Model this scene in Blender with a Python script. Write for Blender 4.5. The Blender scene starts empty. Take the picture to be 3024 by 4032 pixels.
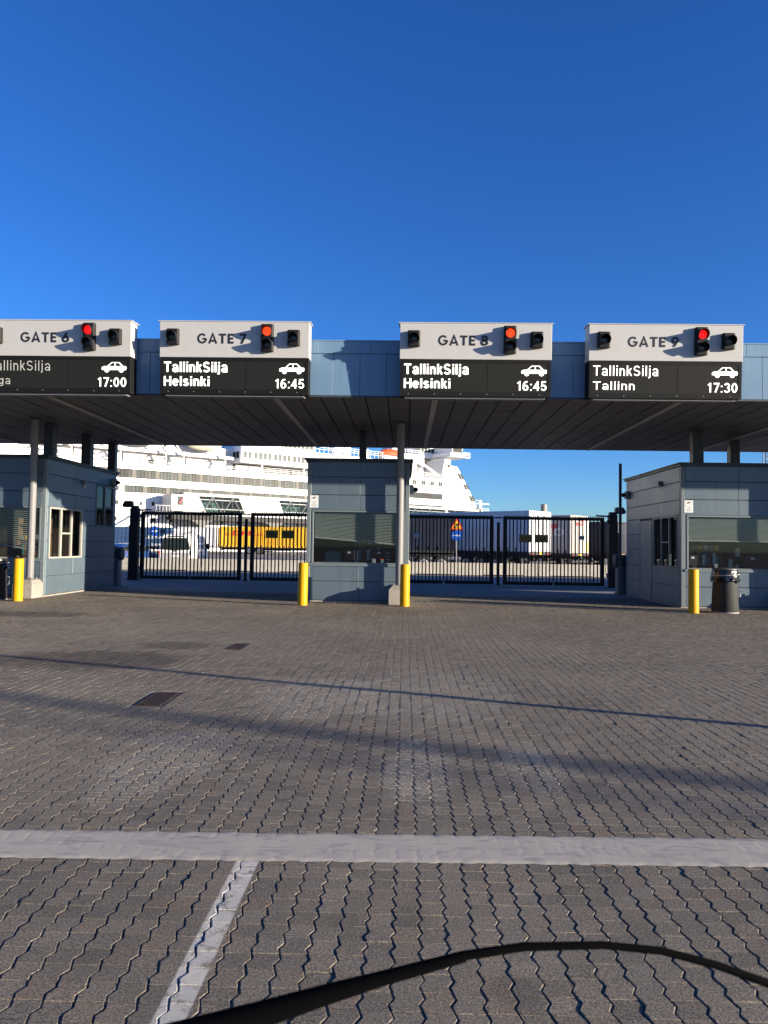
import bpy, bmesh, math, random
import numpy as np
from mathutils import Vector, Matrix
random.seed(7); rng = np.random.default_rng(7)
R = math.radians
scene = bpy.context.scene
col = scene.collection

# ------------------------------------------------------------------ camera
CAM_H = 1.6
cd = bpy.data.cameras.new('camera'); cam = bpy.data.objects.new('camera', cd); col.objects.link(cam)
cd.sensor_fit = 'VERTICAL'; cd.sensor_height = 36.0; cd.lens = 36.0 * 3028 / 4032
cd.clip_start = 0.05; cd.clip_end = 6000
cd.dof.use_dof = True; cd.dof.focus_distance = 17.0; cd.dof.aperture_fstop = 11.0
yaw, pitch, roll = R(1.57), R(2.46), R(0.86)
fw = Vector((-math.sin(yaw) * math.cos(pitch), math.cos(yaw) * math.cos(pitch), math.sin(pitch)))
r0 = Vector((math.cos(yaw), math.sin(yaw), 0)); u0 = r0.cross(fw)
r1 = r0 * math.cos(roll) + u0 * math.sin(roll); u1 = r1.cross(fw)
M = Matrix.Identity(4)
for i in range(3):
    M[i][0] = r1[i]; M[i][1] = u1[i]; M[i][2] = -fw[i]
M[2][3] = CAM_H
cam.matrix_world = M
scene.camera = cam

# ------------------------------------------------------------------ sky and sun
LD = Vector((-0.9356, 0.353, -0.1495)).normalized()      # direction the sunlight travels
SUN_EL = math.asin(-LD.z); SUN_AZ = math.atan2(-LD.x, -LD.y)
w = bpy.data.worlds.new('World'); scene.world = w; w.use_nodes = True
nt = w.node_tree; bg = nt.nodes['Background']
sky = nt.nodes.new('ShaderNodeTexSky'); sky.sky_type = 'NISHITA'; sky.sun_disc = False
sky.sun_elevation = SUN_EL; sky.sun_rotation = SUN_AZ
sky.altitude = 0; sky.air_density = 0.85; sky.dust_density = 0.25; sky.ozone_density = 5.0
hs = nt.nodes.new('ShaderNodeHueSaturation'); hs.inputs['Hue'].default_value = .512; hs.inputs['Saturation'].default_value = 1.08
nt.links.new(sky.outputs[0], hs.inputs['Color']); nt.links.new(hs.outputs[0], bg.inputs['Color'])
bg.inputs['Strength'].default_value = 0.10
sd = bpy.data.lights.new('sun', 'SUN'); sd.energy = 5.0; sd.angle = R(0.5); sd.color = (1.0, 0.87, 0.69)
so = bpy.data.objects.new('sun', sd); col.objects.link(so); so.location = (30, -12, 12)
so.rotation_euler = LD.to_track_quat('-Z', 'Y').to_euler()
vs = scene.view_settings
vs.view_transform = 'Standard'; vs.look = 'None'; vs.exposure = 1.35; vs.gamma = 1.0; vs.use_curve_mapping = False
scene.render.resolution_x = 768; scene.render.resolution_y = 1024
scene.cycles.max_bounces = 8; scene.cycles.transparent_max_bounces = 16

# ------------------------------------------------------------------ materials
MATS = {}
def mat(name, c, rough=0.5, metal=0.0, var=0.08, scale=2.0, bump=0.0, bscale=60.0, spec=0.5, coat=0.0,
        streak=0.0, emit=None, es=1.0):
    if name in MATS: return MATS[name]
    m = bpy.data.materials.new(name); m.use_nodes = True; n = m.node_tree; b = n.nodes['Principled BSDF']
    b.inputs['Roughness'].default_value = rough; b.inputs['Metallic'].default_value = metal
    b.inputs['Specular IOR Level'].default_value = spec; b.inputs['Coat Weight'].default_value = coat
    tc = n.nodes.new('ShaderNodeTexCoord')
    nz = n.nodes.new('ShaderNodeTexNoise'); nz.inputs['Scale'].default_value = scale; nz.inputs['Detail'].default_value = 6
    n.links.new(tc.outputs['Object'], nz.inputs['Vector'])
    mx = n.nodes.new('ShaderNodeMix'); mx.data_type = 'RGBA'
    mx.inputs['A'].default_value = (*[x * (1 - 1.6 * var) for x in c], 1); mx.inputs['B'].default_value = (*[min(1, x * (1 + 1.6 * var)) for x in c], 1)
    n.links.new(nz.outputs['Fac'], mx.inputs['Factor']); out = mx.outputs['Result']
    if streak > 0:
        mp = n.nodes.new('ShaderNodeMapping'); mp.inputs['Scale'].default_value = (9, 9, 0.5)
        n.links.new(tc.outputs['Object'], mp.inputs['Vector'])
        n2 = n.nodes.new('ShaderNodeTexNoise'); n2.inputs['Scale'].default_value = 1.0; n2.inputs['Detail'].default_value = 5
        n.links.new(mp.outputs[0], n2.inputs['Vector'])
        rp = n.nodes.new('ShaderNodeMapRange'); rp.inputs['From Min'].default_value = 0.5; rp.inputs['From Max'].default_value = 0.8
        rp.inputs['To Max'].default_value = streak; n.links.new(n2.outputs['Fac'], rp.inputs['Value'])
        m2 = n.nodes.new('ShaderNodeMix'); m2.data_type = 'RGBA'; m2.inputs['B'].default_value = (c[0] * .45, c[1] * .42, c[2] * .38, 1)
        n.links.new(rp.outputs[0], m2.inputs['Factor']); n.links.new(out, m2.inputs['A']); out = m2.outputs['Result']
    n.links.new(out, b.inputs['Base Color'])
    rr = n.nodes.new('ShaderNodeMapRange'); rr.inputs['To Min'].default_value = max(0.02, rough - .08); rr.inputs['To Max'].default_value = min(1, rough + .08)
    n.links.new(nz.outputs['Fac'], rr.inputs['Value']); n.links.new(rr.outputs[0], b.inputs['Roughness'])
    if bump > 0:
        nb = n.nodes.new('ShaderNodeTexNoise'); nb.inputs['Scale'].default_value = bscale; nb.inputs['Detail'].default_value = 5
        n.links.new(tc.outputs['Object'], nb.inputs['Vector'])
        bp = n.nodes.new('ShaderNodeBump'); bp.inputs['Strength'].default_value = bump; bp.inputs['Distance'].default_value = 0.02
        n.links.new(nb.outputs['Fac'], bp.inputs['Height']); n.links.new(bp.outputs[0], b.inputs['Normal'])
    if emit:
        b.inputs['Emission Color'].default_value = (*emit, 1); b.inputs['Emission Strength'].default_value = es
    MATS[name] = m; return m

def glass_mat(name, tint, refl=1.0, rough=0.02):
    m = bpy.data.materials.new(name); m.use_nodes = True; n = m.node_tree
    for x in list(n.nodes): n.nodes.remove(x)
    o = n.nodes.new('ShaderNodeOutputMaterial'); t = n.nodes.new('ShaderNodeBsdfTransparent'); t.inputs[0].default_value = (*tint, 1)
    g = n.nodes.new('ShaderNodeBsdfGlossy'); g.inputs['Roughness'].default_value = rough
    tc = n.nodes.new('ShaderNodeTexCoord'); nz = n.nodes.new('ShaderNodeTexNoise'); nz.inputs['Scale'].default_value = 1.3
    n.links.new(tc.outputs['Object'], nz.inputs['Vector'])
    bp = n.nodes.new('ShaderNodeBump'); bp.inputs['Strength'].default_value = 0.05; n.links.new(nz.outputs['Fac'], bp.inputs['Height'])
    n.links.new(bp.outputs[0], g.inputs['Normal'])
    f = n.nodes.new('ShaderNodeLayerWeight'); f.inputs['Blend'].default_value = .5
    pw = n.nodes.new('ShaderNodeMath'); pw.operation = 'POWER'; pw.inputs[1].default_value = 5.0; n.links.new(f.outputs['Facing'], pw.inputs[0])
    ml = n.nodes.new('ShaderNodeMath'); ml.operation = 'MULTIPLY_ADD'; ml.inputs[1].default_value = .8 * refl; ml.inputs[2].default_value = .03 * refl; ml.use_clamp = True
    n.links.new(pw.outputs[0], ml.inputs[0])
    mx = n.nodes.new('ShaderNodeMixShader'); n.links.new(ml.outputs[0], mx.inputs[0]); n.links.new(t.outputs[0], mx.inputs[1]); n.links.new(g.outputs[0], mx.inputs[2])
    n.links.new(mx.outputs[0], o.inputs[0]); MATS[name] = m; return m

clad = mat('clad_blue_grey', (.105, .145, .178), .45, .25, .09, 1.5, .10, 2.2, streak=.3)
cladw = mat('clad_trim', (.125, .155, .17), .5, .0, .05, 2)
facade = mat('facade_blue', (.125, .215, .32), .45, .0, .05, 1.0, .03, 5, streak=.15)
soff = mat('soffit_grey', (.105, .098, .10), .6, .0, .12, .8, .03, 5)
darkgap = mat('dark_gap', (.012, .012, .014), .8, var=.1)
capm = mat('roof_cap_dark', (.035, .042, .05), .5, var=.1)
colm = mat('column_dark', (.03, .038, .05), .5, var=.08)
galv = mat('galvanised', (.19, .19, .195), .6, .0, .10, 6, .03, 40, streak=.25)
conc = mat('concrete', (.30, .275, .24), .9, var=.16, scale=5, bump=.35, bscale=60, streak=.4)
concb = mat('barrier_concrete', (.46, .43, .37), .9, var=.14, scale=2, bump=.2, bscale=40, streak=.35)
yellow = mat('bollard_yellow', (.62, .305, .003), .5, var=.05, scale=8, spec=.2, streak=.3)
signg = mat('sign_grey', (.43, .425, .41), .55, var=.03, scale=3, streak=.06)
black = mat('black_paint', (.008, .008, .010), .6, spec=.25, var=.15, scale=5)
gatem = mat('gate_black', (.009, .0095, .012), .6, spec=.3, var=.2, scale=6)
ledbk = mat('display_black', (.006, .006, .006), .7, spec=.2, var=.2, scale=20)
ledscr = mat('led_screen', (.012, .0125, .011), .7, spec=.2, var=.15, scale=60)
ledon = mat('led_on', (.8, .8, .75), .5, emit=(1.0, .97, .86), es=.6)
leddim = mat('led_half', (.3, .3, .27), .5, emit=(1.0, .93, .78), es=.13)
redl = mat('red_lamp', (.5, .01, .01), .3, emit=(1.0, .008, .006), es=.6)
oral = mat('orange_red_lamp', (.6, .05, .01), .3, emit=(1.0, .055, .010), es=.62)
lensd = mat('dark_lens', (.015, .02, .02), .15, var=.1)
letter = mat('letter_black', (.012, .013, .018), .5, var=.1)
whitep = mat('white_paint', (.78, .78, .77), .5, var=.04)
shipw = mat('ship_white', (.80, .80, .79), .5, var=.03, scale=.3, streak=.06)
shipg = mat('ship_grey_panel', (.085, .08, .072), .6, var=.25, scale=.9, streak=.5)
shipd = mat('ship_dark_window', (.004, .009, .0115), .4, spec=.15, var=.5, scale=.8)
shipt = mat('ship_teal_window', (.011, .026, .032), .4, spec=.15, var=.4, scale=.8)
cream = mat('gangway_cream', (.62, .58, .53), .6, var=.04, scale=.5)
steelg = mat('steel_grey', (.22, .24, .25), .5, .2, .1)
orange = mat('lifeboat_orange', (.75, .10, .03), .5, var=.1)
navy = mat('navy_curtain', (.009, .013, .028), .5, var=.15, scale=.8, bump=.1, bscale=3)
tyre = mat('tyre', (.02, .02, .02), .85, var=.2)
rimm = mat('rim', (.32, .32, .32), .4, .5, .15)
chas = mat('chassis', (.022, .022, .024), .7, var=.2)
dhly = mat('trailer_yellow', (.80, .45, .025), .5, var=.06, scale=.5, bump=.1, bscale=2)
dhlr = mat('lettering_red', (.55, .012, .02), .5, var=.05)
trw = mat('trailer_white', (.66, .67, .70), .5, var=.05, scale=.7, bump=.1, bscale=2)
trg = mat('trailer_grey', (.48, .45, .42), .5, var=.06, scale=.7)
contb = mat('container_blue', (.05, .105, .22), .5, var=.12, scale=.6)
carb = mat('car_blue', (.03, .08, .25), .25, .2, .05, coat=.6)
vanw = mat('van_white', (.74, .74, .73), .35, var=.03, coat=.4)
vang = mat('van_grey', (.38, .38, .39), .5, var=.06)
dglass = mat('dark_glass', (.015, .022, .022), .06, var=.2)
signb = mat('sign_blue', (.01, .09, .48), .4, var=.04)
signr = mat('sign_red', (.62, .02, .015), .4, var=.04)
signy = mat('sign_yellow', (.85, .48, .02), .4, var=.04)
plateb = mat('plate_brown', (.20, .15, .03), .6, var=.15)
binm = mat('bin_dark', (.010, .010, .011), .75, .0, .2, 10, .1, 60)
bagm = mat('bag_black', (.012, .012, .013), .22, var=.2, bump=.8, bscale=14)
rubber = mat('wiper_rubber', (.002, .002, .0022), .95, spec=.05, var=.1)
slatm = mat('blind_slat', (.27, .285, .275), .5, var=.06)
wframe = mat('window_frame', (.36, .34, .30), .5, var=.05)
gframe = mat('window_frame_grey', (.10, .115, .125), .45, var=.06)
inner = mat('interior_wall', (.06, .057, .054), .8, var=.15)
inwood = mat('interior_wood', (.16, .09, .045), .6, var=.2)
glass = glass_mat('booth_glass', (.84, .87, .87), 1.0)
glassg = glass_mat('gangway_glass', (.66, .73, .73), .5)
cast = mat('cast_iron', (.05, .032, .026), .6, .5, .25, 20, .2, 80)
strip_m = mat('strip_lamp', (.36, .35, .32), .5, var=.08)
teal = mat('teal_plastic', (.05, .22, .25), .4, var=.1)

# ------------------------------------------------------------------ helpers
class MB:
    def __init__(s): s.v = []; s.f = []
    def add(s, v, f):
        k = len(s.v); s.v += [tuple(p) for p in v]; s.f += [tuple(i + k for i in q) for q in f]; return s
    def box(s, x0, x1, y0, y1, z0, z1):
        v = [(x, y, z) for z in (z0, z1) for y in (y0, y1) for x in (x0, x1)]
        return s.add(v, [(0, 2, 3, 1), (4, 5, 7, 6), (0, 1, 5, 4), (2, 6, 7, 3), (0, 4, 6, 2), (1, 3, 7, 5)])
    def prism(s, pts, axis, a, b, pts2=None):
        n = len(pts); pts2 = pts2 or pts
        def p3(p, t): return {'y': (p[0], t, p[1]), 'x': (t, p[0], p[1]), 'z': (p[0], p[1], t)}[axis]
        v = [p3(p, a) for p in pts] + [p3(p, b) for p in pts2]
        f = [tuple(range(n)), tuple(range(2 * n - 1, n - 1, -1))] + [(i, i + n, (i + 1) % n + n, (i + 1) % n) for i in range(n)]
        return s.add(v, f)
    def tube(s, path, rad, n=10, cap=True):
        path = [Vector(p) for p in path]; m = len(path)
        rad = rad if isinstance(rad, (list, tuple)) else [rad] * m
        v = []; ref = None
        for i, p in enumerate(path):
            d = (path[min(i + 1, m - 1)] - path[max(i - 1, 0)]).normalized()
            if ref is None: ref = Vector((0, 0, 1)) if abs(d.z) < .9 else Vector((1, 0, 0))
            a = d.cross(ref).normalized(); b = d.cross(a)
            for k in range(n):
                t = 2 * math.pi * k / n; v.append(p + (a * math.cos(t) + b * math.sin(t)) * rad[i])
        f = [(i * n + k, i * n + (k + 1) % n, (i + 1) * n + (k + 1) % n, (i + 1) * n + k) for i in range(m - 1) for k in range(n)]
        if cap: f += [tuple(range(n - 1, -1, -1)), tuple(range((m - 1) * n, m * n))]
        return s.add(v, f)
    def bar(s, p0, p1, t): return s.tube([p0, p1], t * .7071, 4)
    def lathe(s, prof, cx=0, cy=0, n=24):
        v = [(cx + r * math.cos(2 * math.pi * k / n), cy + r * math.sin(2 * math.pi * k / n), z) for r, z in prof for k in range(n)]
        m = len(prof)
        f = [(i * n + k, i * n + (k + 1) % n, (i + 1) * n + (k + 1) % n, (i + 1) * n + k) for i in range(m - 1) for k in range(n)]
        f += [tuple(range(n - 1, -1, -1)), tuple(range((m - 1) * n, m * n))]
        return s.add(v, f)
    def mesh(s, name, smooth=False, bevel=0.0, recalc=True):
        me = bpy.data.meshes.new(name); me.from_pydata([tuple(p) for p in s.v], [], s.f)
        if recalc or bevel:
            bm = bmesh.new(); bm.from_mesh(me)
            bmesh.ops.recalc_face_normals(bm, faces=bm.faces)
            if bevel: bmesh.ops.bevel(bm, geom=bm.edges[:], offset=bevel, segments=1, affect='EDGES', clamp_overlap=True)
            bm.to_mesh(me); bm.free()
        if smooth:
            me.polygons.foreach_set('use_smooth', [True] * len(me.polygons)); me.set_sharp_from_angle(angle=R(38))
        me.update(); return me
    def build(s, name, m, parent=None, smooth=False, bevel=0.0, loc=(0, 0, 0), recalc=True):
        me = s.mesh(name, smooth, bevel, recalc); me.materials.append(m)
        o = bpy.data.objects.new(name, me); col.objects.link(o); o.location = loc
        if parent: o.parent = parent
        return o
def obj(name, me, parent=None, loc=(0, 0, 0), rot=(0, 0, 0)):
    o = bpy.data.objects.new(name, me); col.objects.link(o); o.location = loc; o.rotation_euler = rot
    if parent: o.parent = parent
    return o
def tag(o, label, cat, group=None):
    o['label'] = label; o['category'] = cat
    if group: o['group'] = group
    return o
def thing(name, label, cat, loc=(0, 0, 0), rz=0.0, group=None, rx=0.0):
    o = bpy.data.objects.new(name, None); col.objects.link(o); o.empty_display_size = .2
    o.location = loc; o.rotation_euler = (rx, 0, rz); return tag(o, label, cat, group)
def copy_tree(o, parent=None):
    c = o.copy(); col.objects.link(c); c.parent = parent
    for ch in list(o.children): copy_tree(ch, c)
    return c
def struct(o): o['kind'] = 'structure'; return o
def stuff(o): o['kind'] = 'stuff'; return o
def text_mesh(s, bold=0.0, shear=0.0, spacing=1.0):
    c = bpy.data.curves.new('txt', 'FONT'); c.body = s; c.offset = bold; c.shear = shear; c.space_character = spacing; c.resolution_u = 3
    o = bpy.data.objects.new('txt', c); col.objects.link(o)
    dg = bpy.context.evaluated_depsgraph_get(); me = bpy.data.meshes.new_from_object(o.evaluated_get(dg))
    bpy.data.objects.remove(o); return me
def text_part(s, parent, m, x0, x1, z0, z1, y, name='lettering', bold=0.0, shear=0.0, flip=False, axis='y', baseline=None):
    """flat print fitted into the box x0..x1, z0..z1 on the plane y (facing -y)"""
    me = text_mesh(s, bold, shear); n = len(me.vertices); a = np.zeros(n * 3); me.vertices.foreach_get('co', a); a = a.reshape(-1, 3)
    lo = a.min(0); hi = a.max(0)
    if baseline is not None: lo[1] = baseline[0]; hi[1] = baseline[1]
    X = x0 + (a[:, 0] - lo[0]) / (hi[0] - lo[0]) * (x1 - x0); Z = z0 + (a[:, 1] - lo[1]) / (hi[1] - lo[1]) * (z1 - z0)
    b = np.stack([X, np.full(n, y), Z], 1) if axis == 'y' else np.stack([np.full(n, y), X, Z], 1)
    me.vertices.foreach_set('co', b.ravel()); me.materials.clear(); me.materials.append(m); me.update()
    return obj(name, me, parent)

# ------------------------------------------------------------------ ground and paving
def ground_material():
    m = bpy.data.materials.new('yard_paving'); m.use_nodes = True; n = m.node_tree; b = n.nodes['Principled BSDF']; L = n.links.new
    g = n.nodes.new('ShaderNodeNewGeometry')
    br = n.nodes.new('ShaderNodeTexBrick'); br.inputs['Scale'].default_value = 1.0; br.inputs['Mortar Size'].default_value = .006
    br.inputs['Brick Width'].default_value = .22; br.inputs['Row Height'].default_value = .11
    br.inputs['Color1'].default_value = (.27, .245, .225, 1); br.inputs['Color2'].default_value = (.22, .20, .19, 1); br.inputs['Mortar'].default_value = (.10, .09, .085, 1)
    mp = n.nodes.new('ShaderNodeMapping'); mp.inputs['Rotation'].default_value = (0, 0, math.pi / 2)
    L(g.outputs['Position'], mp.inputs['Vector']); L(mp.outputs[0], br.inputs['Vector'])
    nz = n.nodes.new('ShaderNodeTexNoise'); nz.inputs['Scale'].default_value = .25; nz.inputs['Detail'].default_value = 8; L(g.outputs['Position'], nz.inputs['Vector'])
    mx = n.nodes.new('ShaderNodeMix'); mx.data_type = 'RGBA'; mx.blend_type = 'MULTIPLY'; mx.inputs['Factor'].default_value = 1
    cr = n.nodes.new('ShaderNodeValToRGB'); cr.color_ramp.elements[0].color = (.7, .7, .7, 1); cr.color_ramp.elements[1].color = (1.3, 1.28, 1.25, 1)
    L(nz.outputs['Fac'], cr.inputs[0]); L(br.outputs['Color'], mx.inputs['A']); L(cr.outputs[0], mx.inputs['B'])
    L(mx.outputs['Result'], b.inputs['Base Color']); b.inputs['Roughness'].default_value = .9; return m
gm = ground_material()
g = MB().add([(-3000, -500, -.016), (3000, -500, -.016), (3000, 4000, -.016), (-3000, 4000, -.016)], [(0, 1, 2, 3)]).build('ground', gm, recalc=False); struct(g)

PW, PL, AMP, JT = .11, .1155, .0098, .0057
def paver_material():
    m = bpy.data.materials.new('interlocking_paver'); m.use_nodes = True; n = m.node_tree; b = n.nodes['Principled BSDF']; L = n.links.new
    def N(t): return n.nodes.new(t)
    def math_(op, a, bb=None, c=None):
        q = N('ShaderNodeMath'); q.operation = op
        for i, x in enumerate((a, bb, c)):
            if x is None: continue
            if isinstance(x, (int, float)): q.inputs[i].default_value = x
            else: L(x, q.inputs[i])
        return q.outputs[0]
    def noise(s, d=5, rough=.6):
        q = N('ShaderNodeTexNoise'); q.inputs['Scale'].default_value = s; q.inputs['Detail'].default_value = d; q.inputs['Roughness'].default_value = rough
        L(geo.outputs['Position'], q.inputs['Vector']); return q.outputs['Fac']
    def rng_(v, a, bb, c=0., d=1., smooth=True):
        q = N('ShaderNodeMapRange'); q.inputs['From Min'].default_value = a; q.inputs['From Max'].default_value = bb; q.inputs['To Min'].default_value = c; q.inputs['To Max'].default_value = d
        if smooth: q.interpolation_type = 'SMOOTHSTEP'
        L(v, q.inputs['Value']); return q.outputs[0]
    def mix(f, a, c, mode='MIX'):
        q = N('ShaderNodeMix'); q.data_type = 'RGBA'; q.blend_type = mode
        if isinstance(f, (int, float)): q.inputs['Factor'].default_value = f
        else: L(f, q.inputs['Factor'])
        for k, x in (('A', a), ('B', c)):
            if isinstance(x, tuple): q.inputs[k].default_value = (*x, 1)
            else: L(x, q.inputs[k])
        return q.outputs['Result']
    geo = N('ShaderNodeNewGeometry'); sp = N('ShaderNodeSeparateXYZ'); L(geo.outputs['Position'], sp.inputs[0]); px, py, pz = sp.outputs
    at = N('ShaderNodeAttribute'); at.attribute_name = 'rnd'; oi = N('ShaderNodeObjectInfo')
    rv = math_('FRACT', math_('ADD', at.outputs['Fac'], oi.outputs['Random']))
    rv2 = math_('FRACT', math_('MULTIPLY', rv, 7.31))
    c = mix(rv, (.125, .109, .090), (.185, .160, .131))
    c = mix(rng_(rv2, .80, 1., 0, .5), c, (.195, .14, .098))                     # the redder ones
    c = mix(rng_(noise(.45, 6), .35, .7, 0, .5), c, (.245, .212, .165))          # worn, sandy areas
    # light sand lying in wheel tracks
    def patch(cx, cy, rx, ry, wob=.5):
        a = math_('DIVIDE', math_('SUBTRACT', px, cx), rx); d = math_('DIVIDE', math_('SUBTRACT', py, cy), ry)
        r2 = math_('ADD', math_('MULTIPLY', a, a), math_('MULTIPLY', d, d))
        return rng_(math_('ADD', r2, math_('MULTIPLY', math_('SUBTRACT', noise(2.6, 4), .5), wob * 4)), .3, 1.2, 1., 0.)
    spk = rng_(noise(38, 4, .8), .45, .62)
    for (cx, cy, rx, ry, k) in ((-1.75, 5.6, .45, 1.0, .5), (.12, 5.6, .28, .9, .6), (.95, 5.7, .25, .7, .5), (-.9, 8.2, .8, 1.2, .5), (.3, 8.5, 1.0, 1.6, .4)):
        c = mix(math_('MULTIPLY', math_('MULTIPLY', patch(cx, cy, rx, ry), spk), k), c, (.52, .48, .41))
    # old oil and water stains
    for (cx, cy, rx, ry, k) in ((-4.2, 10.35, 1.5, .95, .62), (-3.5, 11.9, .7, .5, .5), (-8.2, 16.4, 1.8, .7, .6), (.42, 2.85, .10, .12, .25), (.05, 3.4, .09, .14, .22), (-.25, 3.35, .07, .1, .15)):
        c = mix(math_('MULTIPLY', patch(cx, cy, rx, ry, .45), k), c, (.035, .03, .028))
    agg = rng_(noise(110, 4, .8), .38, .64)
    c = mix(agg, mix(1., c, (.45, .45, .45), 'MULTIPLY'), mix(1., c, (1.65, 1.63, 1.58), 'MULTIPLY'))
    # worn white lane line painted over the stones, ends at the stop line
    ln = math_('MULTIPLY', rng_(math_('ABSOLUTE', math_('ADD', px, .768)), .050, .062, 1., 0.), rng_(py, 3.95, 4.0, 1., 0.))
    ln = math_('MULTIPLY', ln, rng_(noise(16, 6, .75), .34, .52, .10, .85))
    c = mix(ln, c, (.60, .57, .51))
    L(c, b.inputs['Base Color']); b.inputs['Roughness'].default_value = .88; b.inputs['Specular IOR Level'].default_value = .3
    bp = N('ShaderNodeBump'); bp.inputs['Strength'].default_value = .85; bp.inputs['Distance'].default_value = .009
    L(math_('ADD', noise(115, 5, .8), math_('MULTIPLY', noise(36, 3), .6)), bp.inputs['Height']); L(bp.outputs[0], b.inputs['Normal'])
    return m
pavm = paver_material()
bedm = mat('sand_joint', (.15, .128, .10), .95, var=.3, scale=30, bump=.5, bscale=150)
bed = MB().add([(-17, 1.5, -.0068), (17, 1.5, -.0068), (17, 25, -.0068), (-17, 25, -.0068)], [(0, 1, 2, 3)]).build('paving', bedm, recalc=False); struct(bed)

T = np.array([0, .32, .68, 1.0]); OF0 = np.array([0, -1, 1, 0]) * AMP; OF = OF0
def paver_template(sides=True, flip=1):
    OF = OF0 * flip; hw = PW / 2 - JT / 2; hl = PL / 2 - .0011; bv = .0036
    def ring(hw, hl, z):
        y = (T * 2 - 1) * hl
        Rr = np.stack([hw + OF, y, np.full(4, z)], 1); Lr = np.stack([-hw + OF, y, np.full(4, z)], 1)
        return np.concatenate([Rr, Lr[::-1]])
    rings = [ring(hw - bv, hl - .0013, 0), ring(hw, hl, -.0034)] + ([ring(hw + .001, hl + .001, -.016)] if sides else [])
    v = np.concatenate(rings); f = []
    for i in range(3): f.append((7 - i, i, i + 1, 6 - i))
    for k in range(len(rings) - 1):
        for i in range(8): f.append((k * 8 + i, (k + 1) * 8 + i, (k + 1) * 8 + (i + 1) % 8, k * 8 + (i + 1) % 8))
    return v, np.array(f)
drains = [(-2.49, 7.85), (-2.55, 11.91)]
cells = []
for ci in range(-150, 151):
    x = ci * PW + .03
    for cj in range(int(2.0 / PL), int(24.6 / PL)):
        y = cj * PL + .012 * math.sin(ci * 2.4) * .3
        if abs(x + .0) > .58 * y + 1.6: continue
        if any(abs(x - dx) < .15 and abs(y - dy) < .385 for dx, dy in drains): continue
        cells.append((x, y, 0))
cells = np.array(cells); par = cells[:, 2].astype(int); cells = cells[:, :2]
def macro(x, y):
    s = np.clip((y - 5.2) / 3, 0, 1); s = s * s * (3 - 2 * s)
    return s * .003 * (np.sin(x * 1.3 + .4) * np.sin(y * .8 + 1) + .6 * np.sin(x * 2.9 + y * 1.7))
cz = macro(cells[:, 0], cells[:, 1]) + rng.normal(0, .0008, len(cells))
tx = rng.normal(0, .009, len(cells)); ty = rng.normal(0, .009, len(cells)); cr_ = rng.random(len(cells))
jx = rng.normal(0, .0008, len(cells)); jr = rng.normal(0, .006, len(cells))
# the 300 stones that show largest are objects of their own
infront = (np.abs(cells[:, 0] + .02) < .53 * cells[:, 1]) & (cells[:, 1] > 2.5)
order = np.argsort(np.where(infront, cells[:, 1], 99)); near = order[:300]; isnear = np.zeros(len(cells), bool); isnear[near] = True
pms = []
for fl in (1, -1):
    tv, tf = paver_template(True, fl)
    pm_ = bpy.data.meshes.new('paver'); pm_.from_pydata(tv.tolist(), [], tf.tolist()); pm_.materials.append(pavm); pm_.update(); pms.append(pm_)
for i in near:
    obj('paver', pms[par[i]], bed, (cells[i, 0] + jx[i], cells[i, 1], cz[i]), (tx[i], ty[i], jr[i]))
def paver_field(sel, sides):
    tv, tf = paver_template(sides); tv2, _ = paver_template(sides, -1); k = len(tv); m = len(sel); c = cells[sel]
    v = np.empty((m, k, 3)); lx = np.where(par[sel][:, None] == 0, tv[None, :, 0], tv2[None, :, 0]); ly = tv[None, :, 1]; J = jr[sel][:, None]
    v[:, :, 0] = lx - J * ly + (c[:, 0] + jx[sel])[:, None]; v[:, :, 1] = ly + J * lx + c[:, 1][:, None]
    v[:, :, 2] = tv[None, :, 2] + cz[sel][:, None] + tx[sel][:, None] * ly - ty[sel][:, None] * lx
    f = (tf[None] + (np.arange(m) * k)[:, None, None]).reshape(-1, 4)
    me = bpy.data.meshes.new('paver_field'); me.vertices.add(m * k); me.vertices.foreach_set('co', v.ravel())
    me.loops.add(f.size); me.loops.foreach_set('vertex_index', f.ravel().astype(np.int32))
    me.polygons.add(len(f)); me.polygons.foreach_set('loop_start', (np.arange(len(f)) * 4).astype(np.int32)); me.polygons.foreach_set('loop_total', np.full(len(f), 4, np.int32))
    me.update(calc_edges=True); me.shade_flat(); a = me.attributes.new('rnd', 'FLOAT', 'POINT'); a.data.foreach_set('value', np.repeat(cr_[sel], k).astype(np.float32))
    me.materials.append(pavm); o = obj('paver_field', me, bed); stuff(o)
rest = np.where(~isnear)[0]
paver_field(rest[cells[rest, 1] < 11], True); paver_field(rest[cells[rest, 1] >= 11], False)

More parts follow.
